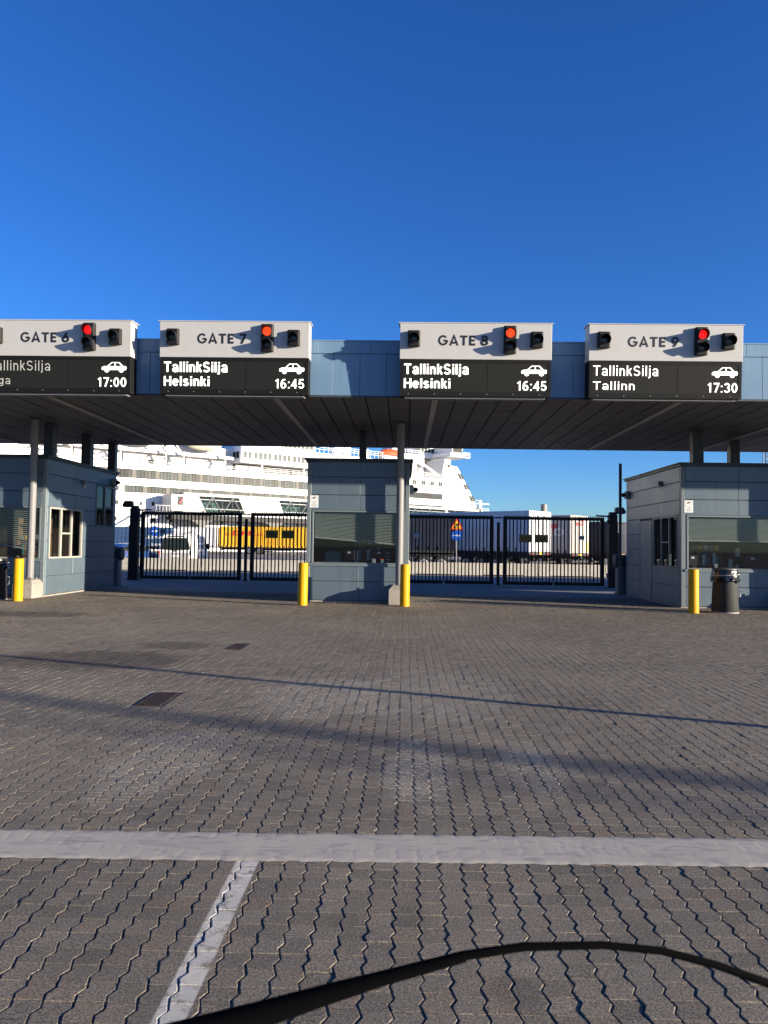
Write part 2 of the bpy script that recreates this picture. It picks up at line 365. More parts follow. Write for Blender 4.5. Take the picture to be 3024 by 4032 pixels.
# thick white stop line laid over the stones
def stop_line():
    nx, ny = 1300, 16; X = np.linspace(-6.5, 6.5, nx); V = np.linspace(0, 1, ny); v = []
    for i, x in enumerate(X):
        yc = 4.14 + .034 * x; e0 = .004 * math.sin(x * 31) + .003 * math.sin(x * 67); e1 = .004 * math.sin(x * 27 + 1) + .003 * math.sin(x * 59)
        for j, t in enumerate(V):
            y = yc - .187 + e0 + (.374 + e1 - e0) * t
            ph = ((y / PL) % 1.0); off = np.interp(ph, T, OF); d = abs(((x - .03 - PW / 2 - off) / PW + .5) % 1 - .5) * PW
            z = .0048 - .0014 * math.exp(-(d / .005) ** 2) * max(0, math.sin(x * 3.1 + 2 * math.sin(y * 19 + x))) + .0005 * math.sin(x * 5 + 3 * y) + .0003 * math.sin(x * 17 + y * 30)
            if j in (0, ny - 1): z = .0012
            v.append((x, y, z))
    f = [(i * ny + j, (i + 1) * ny + j, (i + 1) * ny + j + 1, i * ny + j + 1) for i in range(nx - 1) for j in range(ny - 1)]
    m = mat('stop_line_paint', (.49, .43, .33), .7, var=.07, scale=4, bump=.05, bscale=30, streak=0)
    n = m.node_tree; b = n.nodes['Principled BSDF']; src = b.inputs['Base Color'].links[0].from_socket
    tc = n.nodes.new('ShaderNodeTexCoord'); mp = n.nodes.new('ShaderNodeMapping'); mp.inputs['Scale'].default_value = (1.2, 4, 1); n.links.new(tc.outputs['Object'], mp.inputs[0])
    nz = n.nodes.new('ShaderNodeTexNoise'); nz.inputs['Scale'].default_value = 3.2; nz.inputs['Detail'].default_value = 9; nz.inputs['Distortion'].default_value = 1.5; n.links.new(mp.outputs[0], nz.inputs['Vector'])
    rp = n.nodes.new('ShaderNodeMapRange'); rp.inputs['From Min'].default_value = .52; rp.inputs['From Max'].default_value = .72; rp.inputs['To Max'].default_value = .7; n.links.new(nz.outputs['Fac'], rp.inputs['Value'])
    mx = n.nodes.new('ShaderNodeMix'); mx.data_type = 'RGBA'; mx.inputs['B'].default_value = (.22, .21, .20, 1); n.links.new(rp.outputs[0], mx.inputs['Factor']); n.links.new(src, mx.inputs['A']); n.links.new(mx.outputs['Result'], b.inputs['Base Color'])
    mb = MB(); mb.v = v; mb.f = f; o = mb.build('stop_line', m, smooth=True, recalc=False); struct(o)
stop_line()

def drain(x, y, label):
    t = thing('drain_grate', label, 'drain', (x, y, 0), group='drain grates in the paving')
    m = MB(); W, H = .125, .33
    m.box(-W, W, -H, -H + .035, -.012, .004).box(-W, W, H - .035, H, -.012, .004).box(-W, -W + .03, -H + .035, H - .035, -.012, .004).box(W - .03, W, -H + .035, H - .035, -.012, .004)
    m.build('frame', cast, t); MB().box(-W + .01, W - .01, -H + .01, H - .01, -.011, -.0058).build('pit', darkgap, t)
    k = 7; bar = MB().box(-.009, .009, -H + .035, H - .035, -.0055, .003).mesh('grate_bar'); bar.materials.append(cast)
    for i in range(k): obj('grate_bar', bar, t, (-W + .047 + i * (2 * W - .094) / (k - 1), 0, 0))
drain(*drains[0], 'rusty drain grate nearer to the camera, left of the lane')
drain(*drains[1], 'small rusty drain grate farther off, nearer the booths')

# ------------------------------------------------------------------ canopy
CY0, CY1, CZ = 17.4, 26.7, 5.0
can = thing('canopy_roof', 'long flat blue canopy roof with dark panelled soffit spanning the gates', 'canopy', (0, 17.4, 5))
def P(o): return None
def cbox(name, m, x0, x1, y0, y1, z0, z1, bevel=0.0):
    return MB().box(x0, x1, y0 - 17.4, y1 - 17.4, z0 - 5, z1 - 5).build(name, m, can, bevel=bevel)
cbox('roof_slab', darkgap, -32, 58, CY0 + .03, CY1, CZ + .022, 6.2)
cbox('rear_fascia', facade, -32, 58, CY1, CY1 + .03, CZ - .01, 6.24)
cbox('coping', facade, -32, 58, CY0 - .02, CY1 + .05, 6.245, 6.275)
strips = (-8.42, -3.05, .66, 6.28, 9.95, -13.6)
pitch_ = .524; sw = pitch_ - .036; rows = np.linspace(CY0 + .02, CY1 - .01, 6)
pm2 = MB().box(0, sw, 0, (rows[1] - rows[0]) - .008, 0, .02).mesh('soffit_panel', bevel=.003); pm2.materials.append(soff)
def soffit():
    for k in range(-28, 27):
        x = k * pitch_ + .105
        for r in range(5):
            o = obj('soffit_panel', pm2, can, (x + random.uniform(-.002, .002), rows[r] - 17.4, random.uniform(-.003, .003)), (random.uniform(-.004, .004), random.uniform(-.005, .005), 0))
soffit()
for x in strips:
    MB().box(x - .065, x + .065, .05, CY1 - 17.45, -.035, -.006).build('strip_light', strip_m, can, bevel=.006)
fx = np.arange(-16.2, 16.3, .605)
lowp = MB().box(.004, .601, 0, .03, .0, .955).mesh('facade_panel', bevel=.004); lowp.materials.append(facade)
upp = MB().box(.003, 1.207, -.008, .03, .965, 1.245).mesh('coping_panel', bevel=.004); upp.materials.append(facade)
for i, x in enumerate(fx):
    obj('facade_panel', lowp, can, (x, 0, 0), (0, 0, random.uniform(-.004, .004)))
    if i % 2 == 0: obj('coping_panel', upp, can, (x - .35, 0, 0), (0, 0, random.uniform(-.002, .002)))
for a, b_ in ((-32, -16.2), (16.74, 58)): cbox('facade_panel', facade, a, b_, CY0, CY0 + .03, CZ, 6.245)
cbox('drip_edge', capm, -32, 58, CY0 - .006, CY0 + .028, CZ - .045, CZ - .003)

# ------------------------------------------------------------------ gate signs
SW = .20
def arc(cx, cy, rx, ry, a0, a1, n=18): return [(cx + rx * math.cos(R(a0 + (a1 - a0) * i / n)), cy + ry * math.sin(R(a0 + (a1 - a0) * i / n))) for i in range(n + 1)]
h_ = SW / 2
GLY = {
 'G': (.92, [arc(.46, .5, .40, .42, 42, 360) + [(.86, .47), (.50, .47)]]),
 'A': (.86, [[(.06, 0), (.43, .96), (.80, 0)], [(.20, .27), (.66, .27)]]),
 'T': (.72, [[(0, 1 - h_), (.72, 1 - h_)], [(.36, 1 - SW), (.36, 0)]]),
 'E': (.60, [[(h_, 0), (h_, 1)], [(SW, 1 - h_), (.58, 1 - h_)], [(SW, .51), (.54, .51)], [(SW, h_), (.58, h_)]]),
 '6': (.70, [arc(.35, .33, .27, .25, 0, 360, 26), [(.46, .97), (.10, .42)]]),
 '7': (.66, [[(0, 1 - h_), (.58, 1 - h_), (.22, 0)]]),
 '8': (.68, [arc(.34, .28, .27, .20, 0, 360, 26), arc(.34, .73, .22, .19, 0, 360, 24)]),
 '9': (.70, [arc(.35, .67, .27, .25, 0, 360, 26), [(.24, .03), (.60, .58)]]),
}
def S_(cx, w, yt, yb, ry): return arc(cx, yt, w, ry, 22, 268, 14) + arc(cx, yb, w * 1.06, ry, 88, -160, 14)
LED = {
 'T': (.66, [[(0, .93), (.66, .93)], [(.33, .93), (.33, 0)]]), 'a': (.56, [[(.47, .48), (.47, 0)], arc(.265, .21, .19, .15, 0, 360, 18), arc(.27, .50, .20, .19, 165, 0, 10)]),
 'l': (.18, [[(.09, 1), (.09, 0)]]), 'i': (.18, [[(.09, .74), (.09, 0)], [(.09, 1), (.09, .87)]]),
 'n': (.52, [[(.08, .74), (.08, 0)], arc(.26, .47, .18, .21, 180, 0, 10) + [(.44, 0)]]), 'k': (.5, [[(.08, 1), (.08, 0)], [(.42, .74), (.10, .30)], [(.22, .44), (.45, 0)]]),
 'S': (.64, [S_(.31, .23, .72, .28, .21)]), 's': (.5, [S_(.24, .17, .53, .22, .145)]), 'j': (.2, [[(.10, .74), (.10, -.10), (-.02, -.17)], [(.10, 1), (.10, .87)]]),
 'H': (.66, [[(.08, 1), (.08, 0)], [(.58, 1), (.58, 0)], [(.08, .52), (.58, .52)]]), 'e': (.54, [[(.06, .38), (.49, .38)], arc(.27, .37, .21, .30, 0, 318, 20)]),
 'R': (.66, [[(.08, 1), (.08, 0)], [(.08, .93), (.36, .93)] + arc(.36, .71, .2, .22, 90, -90, 10) + [(.08, .49)], [(.34, .49), (.58, 0)]]),
 'g': (.54, [arc(.25, .37, .18, .29, 0, 360, 18), [(.45, .74), (.45, .02)] + arc(.26, .0, .19, .17, 0, -160, 10)]),
 '0': (.58, [arc(.28, .5, .21, .43, 0, 360, 26)]), '1': (.46, [[(.30, 1), (.30, 0)], [(.30, .90), (.08, .76)]]),
 '3': (.58, [arc(.27, .72, .20, .21, 165, -80, 14), arc(.27, .28, .22, .22, 85, -165, 14)]), '4': (.6, [[(.42, 1), (.42, 0)], [(.42, .95), (.05, .30), (.58, .30)]]),
 '5': (.58, [[(.50, .93), (.14, .93), (.09, .50)] + arc(.27, .32, .22, .25, 125, -155, 16)]), '6': (.58, [arc(.28, .30, .21, .24, 0, 360, 22), arc(.36, .42, .29, .51, 178, 70, 10)]),
 '7': (.56, [[(.03, .93), (.5, .93), (.2, 0)]]), ':': (.22, [[(.11, .72), (.11, .58)], [(.11, .14), (.11, 0)]]),
}
def led_text(s, root, m, x0, x1, z0, hgt, wd, y, name='led_lettering'):
    gap = .13; tot = sum(LED[c][0] + gap for c in s) - gap; k = (x1 - x0) / (tot * hgt); x = 0; mb = MB(); n = 0
    for c in s:
        w_, st = LED[c]
        for q in st: ribbon(mb, [(x + a, b) for a, b in q], wd, 0, z0, hgt, y - .0004 * n); n = (n + 1) % 5
        x += w_ + gap
    mb.v = [(x0 + a * k, b, c) for a, b, c in mb.v]; mb.build(name, m, root, recalc=False)
def ribbon(mb, pts, wd, x0, z0, s, y):
    closed = abs(pts[0][0] - pts[-1][0]) < 1e-6 and abs(pts[0][1] - pts[-1][1]) < 1e-6
    p = [Vector(q) for q in pts]; n = len(p); L = []; Rr = []
    for i in range(n):
        a = p[i - 1] if i else (p[n - 2] if closed else None); b = p[i + 1] if i < n - 1 else (p[1] if closed else None)
        d0 = (p[i] - a).normalized() if a is not None else None; d1 = (b - p[i]).normalized() if b is not None else None
        d0 = d0 or d1; d1 = d1 or d0
        n0 = Vector((-d0.y, d0.x)); n1 = Vector((-d1.y, d1.x)); m = (n0 + n1)
        m = n0 if m.length < .2 else m.normalized(); k = min(1.8, 1 / max(.3, m.dot(n0))) * wd / 2
        L.append(p[i] + m * k); Rr.append(p[i] - m * k)
    v = [(x0 + q.x * s, y, z0 + q.y * s) for q in L] + [(x0 + q.x * s, y, z0 + q.y * s) for q in Rr]
    mb.add(v, [(i, i + 1, n + i + 1, n + i) for i in range(n - 1)])
def signal(label, two, root, x, ztop, lit=None, group=None):
    """traffic signal bolted to the sign face; root gives the sign's transform"""
    t = thing('traffic_signal', label, 'traffic light', group=group)
    t.location = root.matrix_basis @ Vector((x, 0, ztop)); t.rotation_euler = root.rotation_euler
    W = .275; H = .61 if two else .352; D = .105
    m = MB(); pr = [(-W / 2, -D * .75), (-W / 2 + .03, -D), (W / 2 - .03, -D), (W / 2, -D * .75), (W / 2, -.004), (-W / 2, -.004)]
    m.prism(pr, 'z', -H, 0); m.build('housing', black, t, bevel=.008)
    for k in range(2 if two else 1):
        zc = -.165 - k * .285 if two else -H / 2
        lm = (lit if (k == 0 and lit) else lensd)
        v = [(0, -D - .022, zc)]; nn = 24
        for q in (.5, 1.0):
            v += [(.098 * q * math.cos(2 * math.pi * i / nn), -D - .022 + .016 * q * q, zc + .098 * q * math.sin(2 * math.pi * i / nn)) for i in range(nn)]
        f = [(0, 1 + i, 1 + (i + 1) % nn) for i in range(nn)] + [(1 + i, 1 + nn + i, 1 + nn + (i + 1) % nn, 1 + (i + 1) % nn) for i in range(nn)]
        MB().add(v, f).build('lens', lm, t, smooth=True)
        hv = []; hn = 20; r = .113                      # visor: a sleeve cut away below
        for i in range(hn + 1):
            a = R(-38 + 256 * i / hn); ln = .055 + .125 * max(0, math.sin(a) * .55 + .45) ** .8
            cx, sz = math.cos(a), math.sin(a)
            for rr in (r, r + .005):
                hv += [(rr * cx, -D + .004, zc + rr * sz), (rr * cx * .98, -D - ln, zc + rr * sz - .02)]
        hf = []
        for i in range(hn):
            b = i * 4; hf += [(b, b + 1, b + 5, b + 4), (b + 2, b + 6, b + 7, b + 3), (b + 1, b + 3, b + 7, b + 5)]
        MB().add(hv, hf).build('visor', black, t, smooth=True)
    return t
CAR = [(0, .30), (.02, .52), (.10, .60), (.27, .65), (.40, .97), (.72, .97), (.86, .66), (.97, .60), (1.0, .45), (.98, .22), (.90, .22), (.87, .06), (.80, .0), (.72, .06), (.69, .22), (.32, .22), (.29, .06), (.22, 0), (.14, .06), (.11, .22), (.02, .22)]
def gate_sign(num, xc, l1, l2, tm, lit, thin, dz=0.0, sigcol=redl):
    W, HH = 3.36, 1.62
    pos = {'6': 'leftmost, cut by the picture edge', '7': 'second from the left', '8': 'third from the left', '9': 'rightmost'}[num]; sp_ = {'6': 'leftmost', '7': 'second', '8': 'third', '9': 'rightmost'}[num]
    root = thing('gate_sign', f'grey sign reading GATE {num} above dark {tm} display, {pos}', 'sign', (xc - W / 2, 16.99, 4.92 + dz), rx=R(3.4), group='gate signs on the canopy front')
    bpy.context.view_layer.update()
    s = .81
    MB().box(0, W, 0, .40, s + .012, HH).build('sign_panel', signg, root, bevel=.006)
    MB().box(-.03, W + .03, -.012, .47, HH, HH + .018).build('top_flashing', signg, root)
    MB().box(.015, W - .015, .02, .42, 0, s).build('display_case', ledbk, root, bevel=.012)
    MB().box(.015, W - .015, .0, .02, 0, .11).box(.015, W - .015, .0, .02, s - .07, s).box(.015, .085, 0, .02, .11, s - .07).box(W - .085, W - .015, 0, .02, .11, s - .07).build('display_bezel', ledbk, root)
    scr = MB().box(.085, W - .085, .006, .019, .11, s - .07).build('screen', ledscr, root)
    MB().box(W * .58, W * .58 + .006, .003, .0055, .11, s - .07).build('module_joint', ledbk, root)
    for i in range(6): MB().tube([(.2 + i * .58, -.004, .055), (.2 + i * .58, -.0005, .055)], .012, 8).build('screw', steelg, root)
    MB().box(.12, W - .12, .06, .36, -.04, -.002).build('mounting_rail', galv, root)
    MB().box(W * .3, W * .3 + .08, .42, .48, .1, 1.2).build('bracket', galv, root); MB().box(W * .7, W * .7 + .08, .42, .48, .1, 1.2).build('bracket', galv, root)
    # lettering
    x = .855; mb = MB(); k = 0
    for ch in f'GATE {num}':
        if ch == ' ': x += .085; continue
        wd, st = GLY[ch]
        for q in st: ribbon(mb, q, SW, x, HH - .49, .222, -.003 - .0007 * k); k += 1
        x += wd * .222 + .043
    mb.build('gate_lettering', letter, root, recalc=False)
    em = leddim if thin == 2 else ledon; bo = {0: .175, 1: .115, 2: .085}[thin]
    y1 = HH - 1.130; y2 = HH - 1.440
    led_text(l1, root, em, .10, 1.53, y1, .228, bo, .0035)
    wl = {'Helsinki': 1.03, 'Tallinn': .92, 'Riga': .52}[l2]
    led_text(l2, root, em, .10, .10 + wl, y2, .215 if thin < 1 else .185, bo, .0035)
    led_text(tm, root, ledon, 2.60, 3.26, HH - 1.475, .208, .15, .0035)
    c = MB(); cx, cz_, cw, chh = 2.695, HH - 1.155, .565, .235
    # car pictogram: body with two window holes, as separate flat strokes
    body = [(0, .28), (.01, .50), (.10, .60), (.98, .60), (1.0, .45), (.98, .24), (.02, .24)]
    def flat(pts, yy): c.add([(cx + a * cw, yy, cz_ + b * chh) for a, b in pts], [tuple(range(len(pts)))])
    flat(body, .0035); flat([(.22, .60), (.40, .98), (.455, .98), (.28, .60)], .0032); flat([(.40, .91), (.40, .98), (.72, .98), (.72, .91)], .0029)
    flat([(.66, .98), (.72, .98), (.88, .60), (.80, .60)], .0026); flat([(.525, .60), (.525, .95), (.565, .95), (.565, .60)], .0023)
    for q in (.21, .79): flat([(q + .095 * math.cos(R(a)), .21 + .21 * math.sin(R(a))) for a in range(0, 360, 24)], .0020)
    c.build('car_pictogram', ledon, root, recalc=False)
    signal(f'unlit black single-lens signal left of the lettering on the {sp_} sign, GATE {num}' if num != '6' else 'black single-lens signal cut by the left picture edge', False, root, .31, HH - .18, group='single signals on gate signs')
    signal(f'black two-lens signal glowing red on the {sp_} sign, GATE {num}', True, root, 2.43, HH - .065, sigcol, group='two-lens signals on gate signs')
    signal(f'unlit black single-lens signal at the right end of the {sp_} sign, GATE {num}', False, root, 3.02, HH - .19, group='single signals on gate signs')
gate_sign('6', -7.88, 'TallinkSilja', 'Riga', '17:00', redl, 2)
gate_sign('7', -3.87, 'TallinkSilja', 'Helsinki', '16:45', oral, 0, sigcol=oral)
gate_sign('8', 1.515, 'TallinkSilja', 'Helsinki', '16:45', oral, 0, sigcol=oral)
gate_sign('9', 5.69, 'TallinkSilja', 'Tallinn', '17:30', redl, 1)

# ------------------------------------------------------------------ booths
BY0, BY1, BH = 21.38, 26.65, 4.0
ZR = [.04, .57, 1.08, 2.54, 2.97, 3.47, 3.90]
def booth(label, x0, x1, side, blind_l, blind_r, door=False):
    W = x1 - x0; D = BY1 - BY0
    t = thing('ticket_booth', label, 'booth', (x0, BY0, 0), group='ticket booths under the canopy')
    th = .10
    # openings: front window
    wx0, wx1, wz0, wz1 = .20, W - .17, 1.10, 2.50
    sw = [] # side wall openings (y0,y1,z0,z1)
    if side == 'R': sw = [(.32, 2.45, 1.12, 2.50), (3.55, 4.95, 2.12, 3.40)]
    if side == 'L': sw = [(.30, 2.32, 1.12, 2.50)]
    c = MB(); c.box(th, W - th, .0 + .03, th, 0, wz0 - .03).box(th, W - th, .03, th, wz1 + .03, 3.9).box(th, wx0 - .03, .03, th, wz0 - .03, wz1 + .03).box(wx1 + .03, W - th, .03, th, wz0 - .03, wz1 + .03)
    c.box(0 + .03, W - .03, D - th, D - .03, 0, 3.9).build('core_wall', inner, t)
    def side_wall(xa, xb, ops):
        m = MB(); ys = sorted(ops)
        y = .03
        for (a, b_, za, zb) in ys:
            m.box(xa, xb, y, a - .03, 0, 3.9); m.box(xa, xb, a - .03, b_ + .03, 0, za - .03); m.box(xa, xb, a - .03, b_ + .03, zb + .03, 3.9); y = b_ + .03
        m.box(xa, xb, y, D - th, 0, 3.9); m.build('core_wall', inner, t)
    side_wall(.03, th, sw if side == 'L' else []); side_wall(W - th, W - .03, sw if side == 'R' else [])
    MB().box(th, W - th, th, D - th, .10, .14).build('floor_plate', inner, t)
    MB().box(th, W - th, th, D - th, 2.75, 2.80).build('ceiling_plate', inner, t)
    MB().box(th + .02, W - th - .02, 2.6, 2.66, .14, 2.75).build('partition', mat('partition_dark', (.045, .03, .02), .7, var=.3, scale=3), t)
    # cladding, a panel at a time
    def panel(m): return m.build('cladding_panel', clad, t, bevel=.005)
    gap = .016
    def split(a0, a1, z0, z1, ops):
        """rectangles of a wall strip left over outside the openings"""
        segs = [(a0, a1)]
        for (oa, ob, za, zb) in ops:
            if zb > z0 + .02 and za < z1 - .02:
                ns = []
                for s0, s1 in segs:
                    if ob <= s0 or oa >= s1: ns.append((s0, s1))
                    else:
                        if oa - s0 > .03: ns.append((s0, oa))
                        if s1 - ob > .03: ns.append((ob, s1))
                segs = ns
        return segs
    fo = [(wx0 - .05, wx1 + .05, wz0 - .02, wz1 + .04)]
    for i in range(6):
        z0, z1 = ZR[i] + gap, ZR[i + 1]
        for s0, s1 in split(.12, W - .12, z0, z1, fo):
            cut = [s0] + [q for q in (W * .52,) if s0 + .3 < q < s1 - .3] + [s1]
            for a, b_ in zip(cut[:-1], cut[1:]): panel(MB().box(a + .003, b_ - .003, 0 + random.uniform(0, .004), .03, z0, z1))
    opsL = [(a - .06, b_ + .06, za - .06, zb + .06) for a, b_, za, zb in sw]
    if door: opsL += [(2.50, 3.72, .0, 2.50)]
    for sd_, xx, ops in (('L', (0, .03), opsL if side == 'L' else []), ('R', (W - .03, W), opsL if side == 'R' else [])):
        for i in range(6):
            zs = [(ZR[i] + gap, ZR[i + 1])]
            if i == 2: zs = [(1.08 + gap, 1.57), (1.57 + gap, 2.06), (2.06 + gap, 2.54)]
            for z0, z1 in zs:
                for s0, s1 in split(.12, D - .04, z0, z1, ops):
                    cut = [s0] + [q for q in ((3.6, 1.9) if i % 2 else (3.9,)) if s0 + .4 < q < s1 - .4] + [s1]; cut = sorted(cut)
                    for a, b_ in zip(cut[:-1], cut[1:]): panel(MB().box(*xx, a + .003, b_ - .003, z0, z1))
    for i in range(6): panel(MB().box(.1, W - .1, D - .03, D, ZR[i] + gap, ZR[i + 1]))
    for xa in (0, W - .115):
        MB().box(xa, xa + .115, -.006, .115, .04, 3.9).build('corner_trim', cladw, t, bevel=.008)
    MB().box(-.05, W + .05, -.05, D + .05, 3.905, 3.96).box(-.09, W + .09, -.09, D + .09, 3.96, 4.0).build('roof_cap', capm, t, bevel=.006)
    MB().box(-.0, W + .0, .02, D - .02, .0, .035).build('plinth_strip', conc, t)
    # front window
    fr = MB(); fw_ = .05
    fr.box(wx0 - .05, wx1 + .05, -.012, .06, wz1, wz1 + .05).box(wx0 - .05, wx1 + .05, -.02, .06, wz0 - .03, wz0).box(wx0 - .05, wx0, -.012, .06, wz0, wz1).box(wx1, wx1 + .05, -.012, .06, wz0, wz1)
    win = fr.build('front_window', cladw if side != 'R' else cladw, t, bevel=.004)
    MB().box(wx0, wx1, .035, .041, wz0, wz1).build('pane', glass, win)
    MB().box(wx0 - .1, wx1 + .1, -.035, -.021, wz0 - .10, wz0 - .035).build('window_sill', cladw, t)
    # venetian blind, lower edge uneven
    n = 20; m = MB()
    for i in range(n):
        f = i / (n - 1)
        za = wz1 - .05 - f * (wz1 - .05 - blind_l); zb = wz1 - .05 - f * (wz1 - .05 - blind_r)
        m.add([(wx0 + .02, .095, za), (wx1 - .03, .095, zb), (wx1 - .03, .118, zb + .021), (wx0 + .02, .118, za + .021)], [(0, 1, 2, 3)])
    bl = m.build('blind', slatm, win, recalc=False); stuff(bl)
    MB().add([(wx0 + .02, .085, blind_l - .03), (wx1 - .03, .085, blind_r - .03), (wx1 - .03, .085, blind_r), (wx0 + .02, .085, blind_l), (wx0 + .02, .11, blind_l - .03), (wx1 - .03, .11, blind_r - .03), (wx1 - .03, .11, blind_r), (wx0 + .02, .11, blind_l)],
             [(0, 1, 2, 3), (7, 6, 5, 4), (0, 4, 5, 1), (3, 2, 6, 7), (0, 3, 7, 4), (1, 5, 6, 2)]).build('blind_rail', slatm, win)
    MB().box(th, W - th, .13, .75, .98, 1.02).build('counter', inwood, t)
    # side windows
    for k, (a, b_, za, zb) in enumerate(sw):
        xa, xb = ((-.012, .06) if side == 'L' else (W - .06, W + .012)); fm = wframe if side == 'R' and k == 0 else gframe
        m = MB().box(xa, xb, a - .05, b_ + .05, zb, zb + .05).box(xa, xb, a - .05, b_ + .05, za - .05, za).box(xa, xb, a - .05, a, za, zb).box(xa, xb, b_, b_ + .05, za, zb)
        parts = 3 if k == 0 else 2
        for i in range(1, parts): y = a + (b_ - a) * i / parts; m.box(xa + .004, xb - .004, y - .035, y + .035, za, zb)
        if parts == 3: y0_, y1_ = a + (b_ - a) / 3 + .035, a + 2 * (b_ - a) / 3 - .035; m.box(xa + .006, xb - .006, y0_, y1_, za + .66, za + .71)
        else: y0_, y1_ = a + (b_ - a) / 2 + .035, b_; m.box(xa + .006, xb - .006, y0_, y1_, za + .6, za + .65)
        wo = m.build('side_window', fm, t, bevel=.004)
        xm = .03 if side == 'L' else W - .03
        for i in range(parts):
            ya, yb = a + (b_ - a) * i / parts + .02, a + (b_ - a) * (i + 1) / parts - .02
            MB().box(xm - .003, xm + .003, ya, yb, za, zb).build('pane', glass, wo)
    if door:
        d = MB().box(-.008, .04, 2.56, 3.66, .16, 2.42).build('door', clad, t, bevel=.006)
        MB().box(-.014, .04, 2.50, 2.555, .05, 2.48).box(-.014, .04, 3.665, 3.72, .05, 2.48).box(-.014, .04, 2.555, 3.665, 2.425, 2.48).build('door_frame', gframe, d)
        MB().box(-.02, .04, 2.56, 3.66, .04, .15).build('kick_plate', galv, d)
        MB().tube([(-.01, 3.55, 1.12), (-.06, 3.55, 1.12), (-.06, 3.42, 1.12)], .011, 8).build('handle', galv, d, smooth=True)
        MB().box(-.018, -.008, 3.53, 3.57, 1.2, 1.32).build('lock', galv, d)
        for z in (.4, 2.1): MB().tube([(-.014, 2.545, z), (-.014, 2.545, z + .12)], .014, 8).build('hinge', galv, d)
    return t
booth('blue-grey booth at the left edge with beige three-light side window', -13.0, -10.12, 'R', 1.66, 1.30)
booth('blue-grey booth in the middle with crooked blind between the two gates', -2.74, .12, '', 1.80, 1.62)
booth('blue-grey booth at the right edge with a side door', 7.60, 10.62, 'L', 1.86, 1.86, door=True)

def wall_lamp(x, y, z, dx, label, kind=0):
    t = thing('wall_lamp', label, 'lamp', (x, y, z), group='small fittings on the booth walls')
    MB().box(0, dx * .10, -.05, .05, -.07, .07).build('lamp_body', galv if dx < 0 else steelg, t, bevel=.01)
    MB().tube([(dx * .06, 0, -.07), (dx * .06, 0, -.15)], .03, 10).build('bulb', whitep if kind == 0 else lensd, t, smooth=True)
wall_lamp(-10.12, 23.85, 3.42, 1, 'small lamp on the lit wall of the left booth')
wall_lamp(7.60, 23.0, 3.55, -1, 'small lamp high on the side wall of the right booth')
def alarm(x, y, z, dx, label):
    t = thing('alarm_siren', label, 'siren', (x, y, z), group='sirens at booth rear corners')
    MB().box(0, dx * .12, -.12, .12, -.13, .13).build('backbox', steelg, t, bevel=.015)
    MB().tube([(dx * .12, 0, 0), (dx * .2, 0, 0), (dx * .25, 0, 0)], [.07, .07, .03], 12).build('flasher', black, t, smooth=True)
alarm(-10.12, 26.3, 3.62, 1, 'grey siren box at the rear top corner of the left booth')
alarm(7.60, 26.35, 3.42, -1, 'grey siren box at the rear top corner of the right booth')
alarm(.12, 22.0, 3.2, 1, 'black siren sticking out of the middle booth beside the column')

def cctv_plate(x, z, label):
    t = thing('cctv_notice', label, 'sign', (x, BY0 - .006, z), group='camera notices on booth corners')
    MB().box(0, .235, -.006, 0, 0, .335).build('plate', whitep, t)
    m = MB()
    for a, b_, c, d in ((.03, .205, .16, .166), (.03, .205, .314, .32), (.03, .036, .166, .314), (.199, .205, .166, .314)): m.box(a, b_, -.008, -.0063, c, d)
    m.build('pictogram_frame', letter, t)
    m = MB(); m.add([(.06, -.0068, .235), (.155, -.0068, .26), (.165, -.0068, .3), (.07, -.0068, .275)], [(0, 1, 2, 3)]); m.add([(.12, -.0068, .19), (.132, -.0068, .19), (.132, -.0068, .235), (.12, -.0068, .235)], [(0, 1, 2, 3)])
    m.build('camera_pictogram', letter, t, recalc=False)
    m = MB()
    for i, (a, b_) in enumerate(((.04, .19), (.08, .155), (.035, .2), (.035, .2), (.035, .2), (.05, .19))): m.box(a, b_, -.008, -.0063, .135 - i * .021, .142 - i * .021)
    m.build('small_print', letter, t)
cctv_plate(-2.66, 2.62, 'white camera notice on the corner of the middle booth')
cctv_plate(7.69, 2.62, 'white camera notice on the corner of the right booth')

# round columns on concrete plinths in front of the booths
def round_column(x, label):
    t = thing('round_column', label, 'column', (x, 21.12, 0), group='galvanised columns in front of booths')
    MB().lathe([(.10, .50), (.10, 4.97)], 0, .0, 24).build('shaft', galv, t, smooth=True)
    MB().lathe([(.16, 4.955), (.16, 4.985)], 0, 0, 20).build('cap_plate', colm, t)
    m = MB(); w_ = .275; y0, y1 = -.42, .23
    lo = [(-w_, y0), (w_, y0), (w_, y1), (-w_, y1)]
    m.prism(lo, 'z', 0, .40); up = [(-w_ + .09, y0 + .12), (w_ - .09, y0 + .12), (w_ - .09, y1), (-w_ + .09, y1)]
    m.prism(lo, 'z', .40, .50, up); m.build('plinth', conc, t, bevel=.012)
    MB().box(-.16, .16, -.15, .15, .5, .515).build('base_plate', galv, t)
    for a in (-.13, .13):
        for b_ in (-.12, .12): MB().tube([(a, b_, .515), (a, b_, .57)], .016, 8).build('bolt', galv, t)
round_column(-10.38, 'galvanised round column on concrete block before the left booth')
round_column(-.14, 'galvanised round column on concrete block before the middle booth')
round_column(10.42, 'galvanised round column on concrete block at the right picture edge')
def roof_column(x, y, s, label):
    t = thing('roof_column', label, 'column', (x, y, 4.0), group='dark columns between booth roofs and canopy')
    MB().box(-s / 2, s / 2, -s / 2, s / 2, .0, .985).build('shaft', colm, t, bevel=.015)
    MB().box(-s / 2 - .05, s / 2 + .05, -s / 2 - .05, s / 2 + .05, .0, .02).build('foot_plate', colm, t)
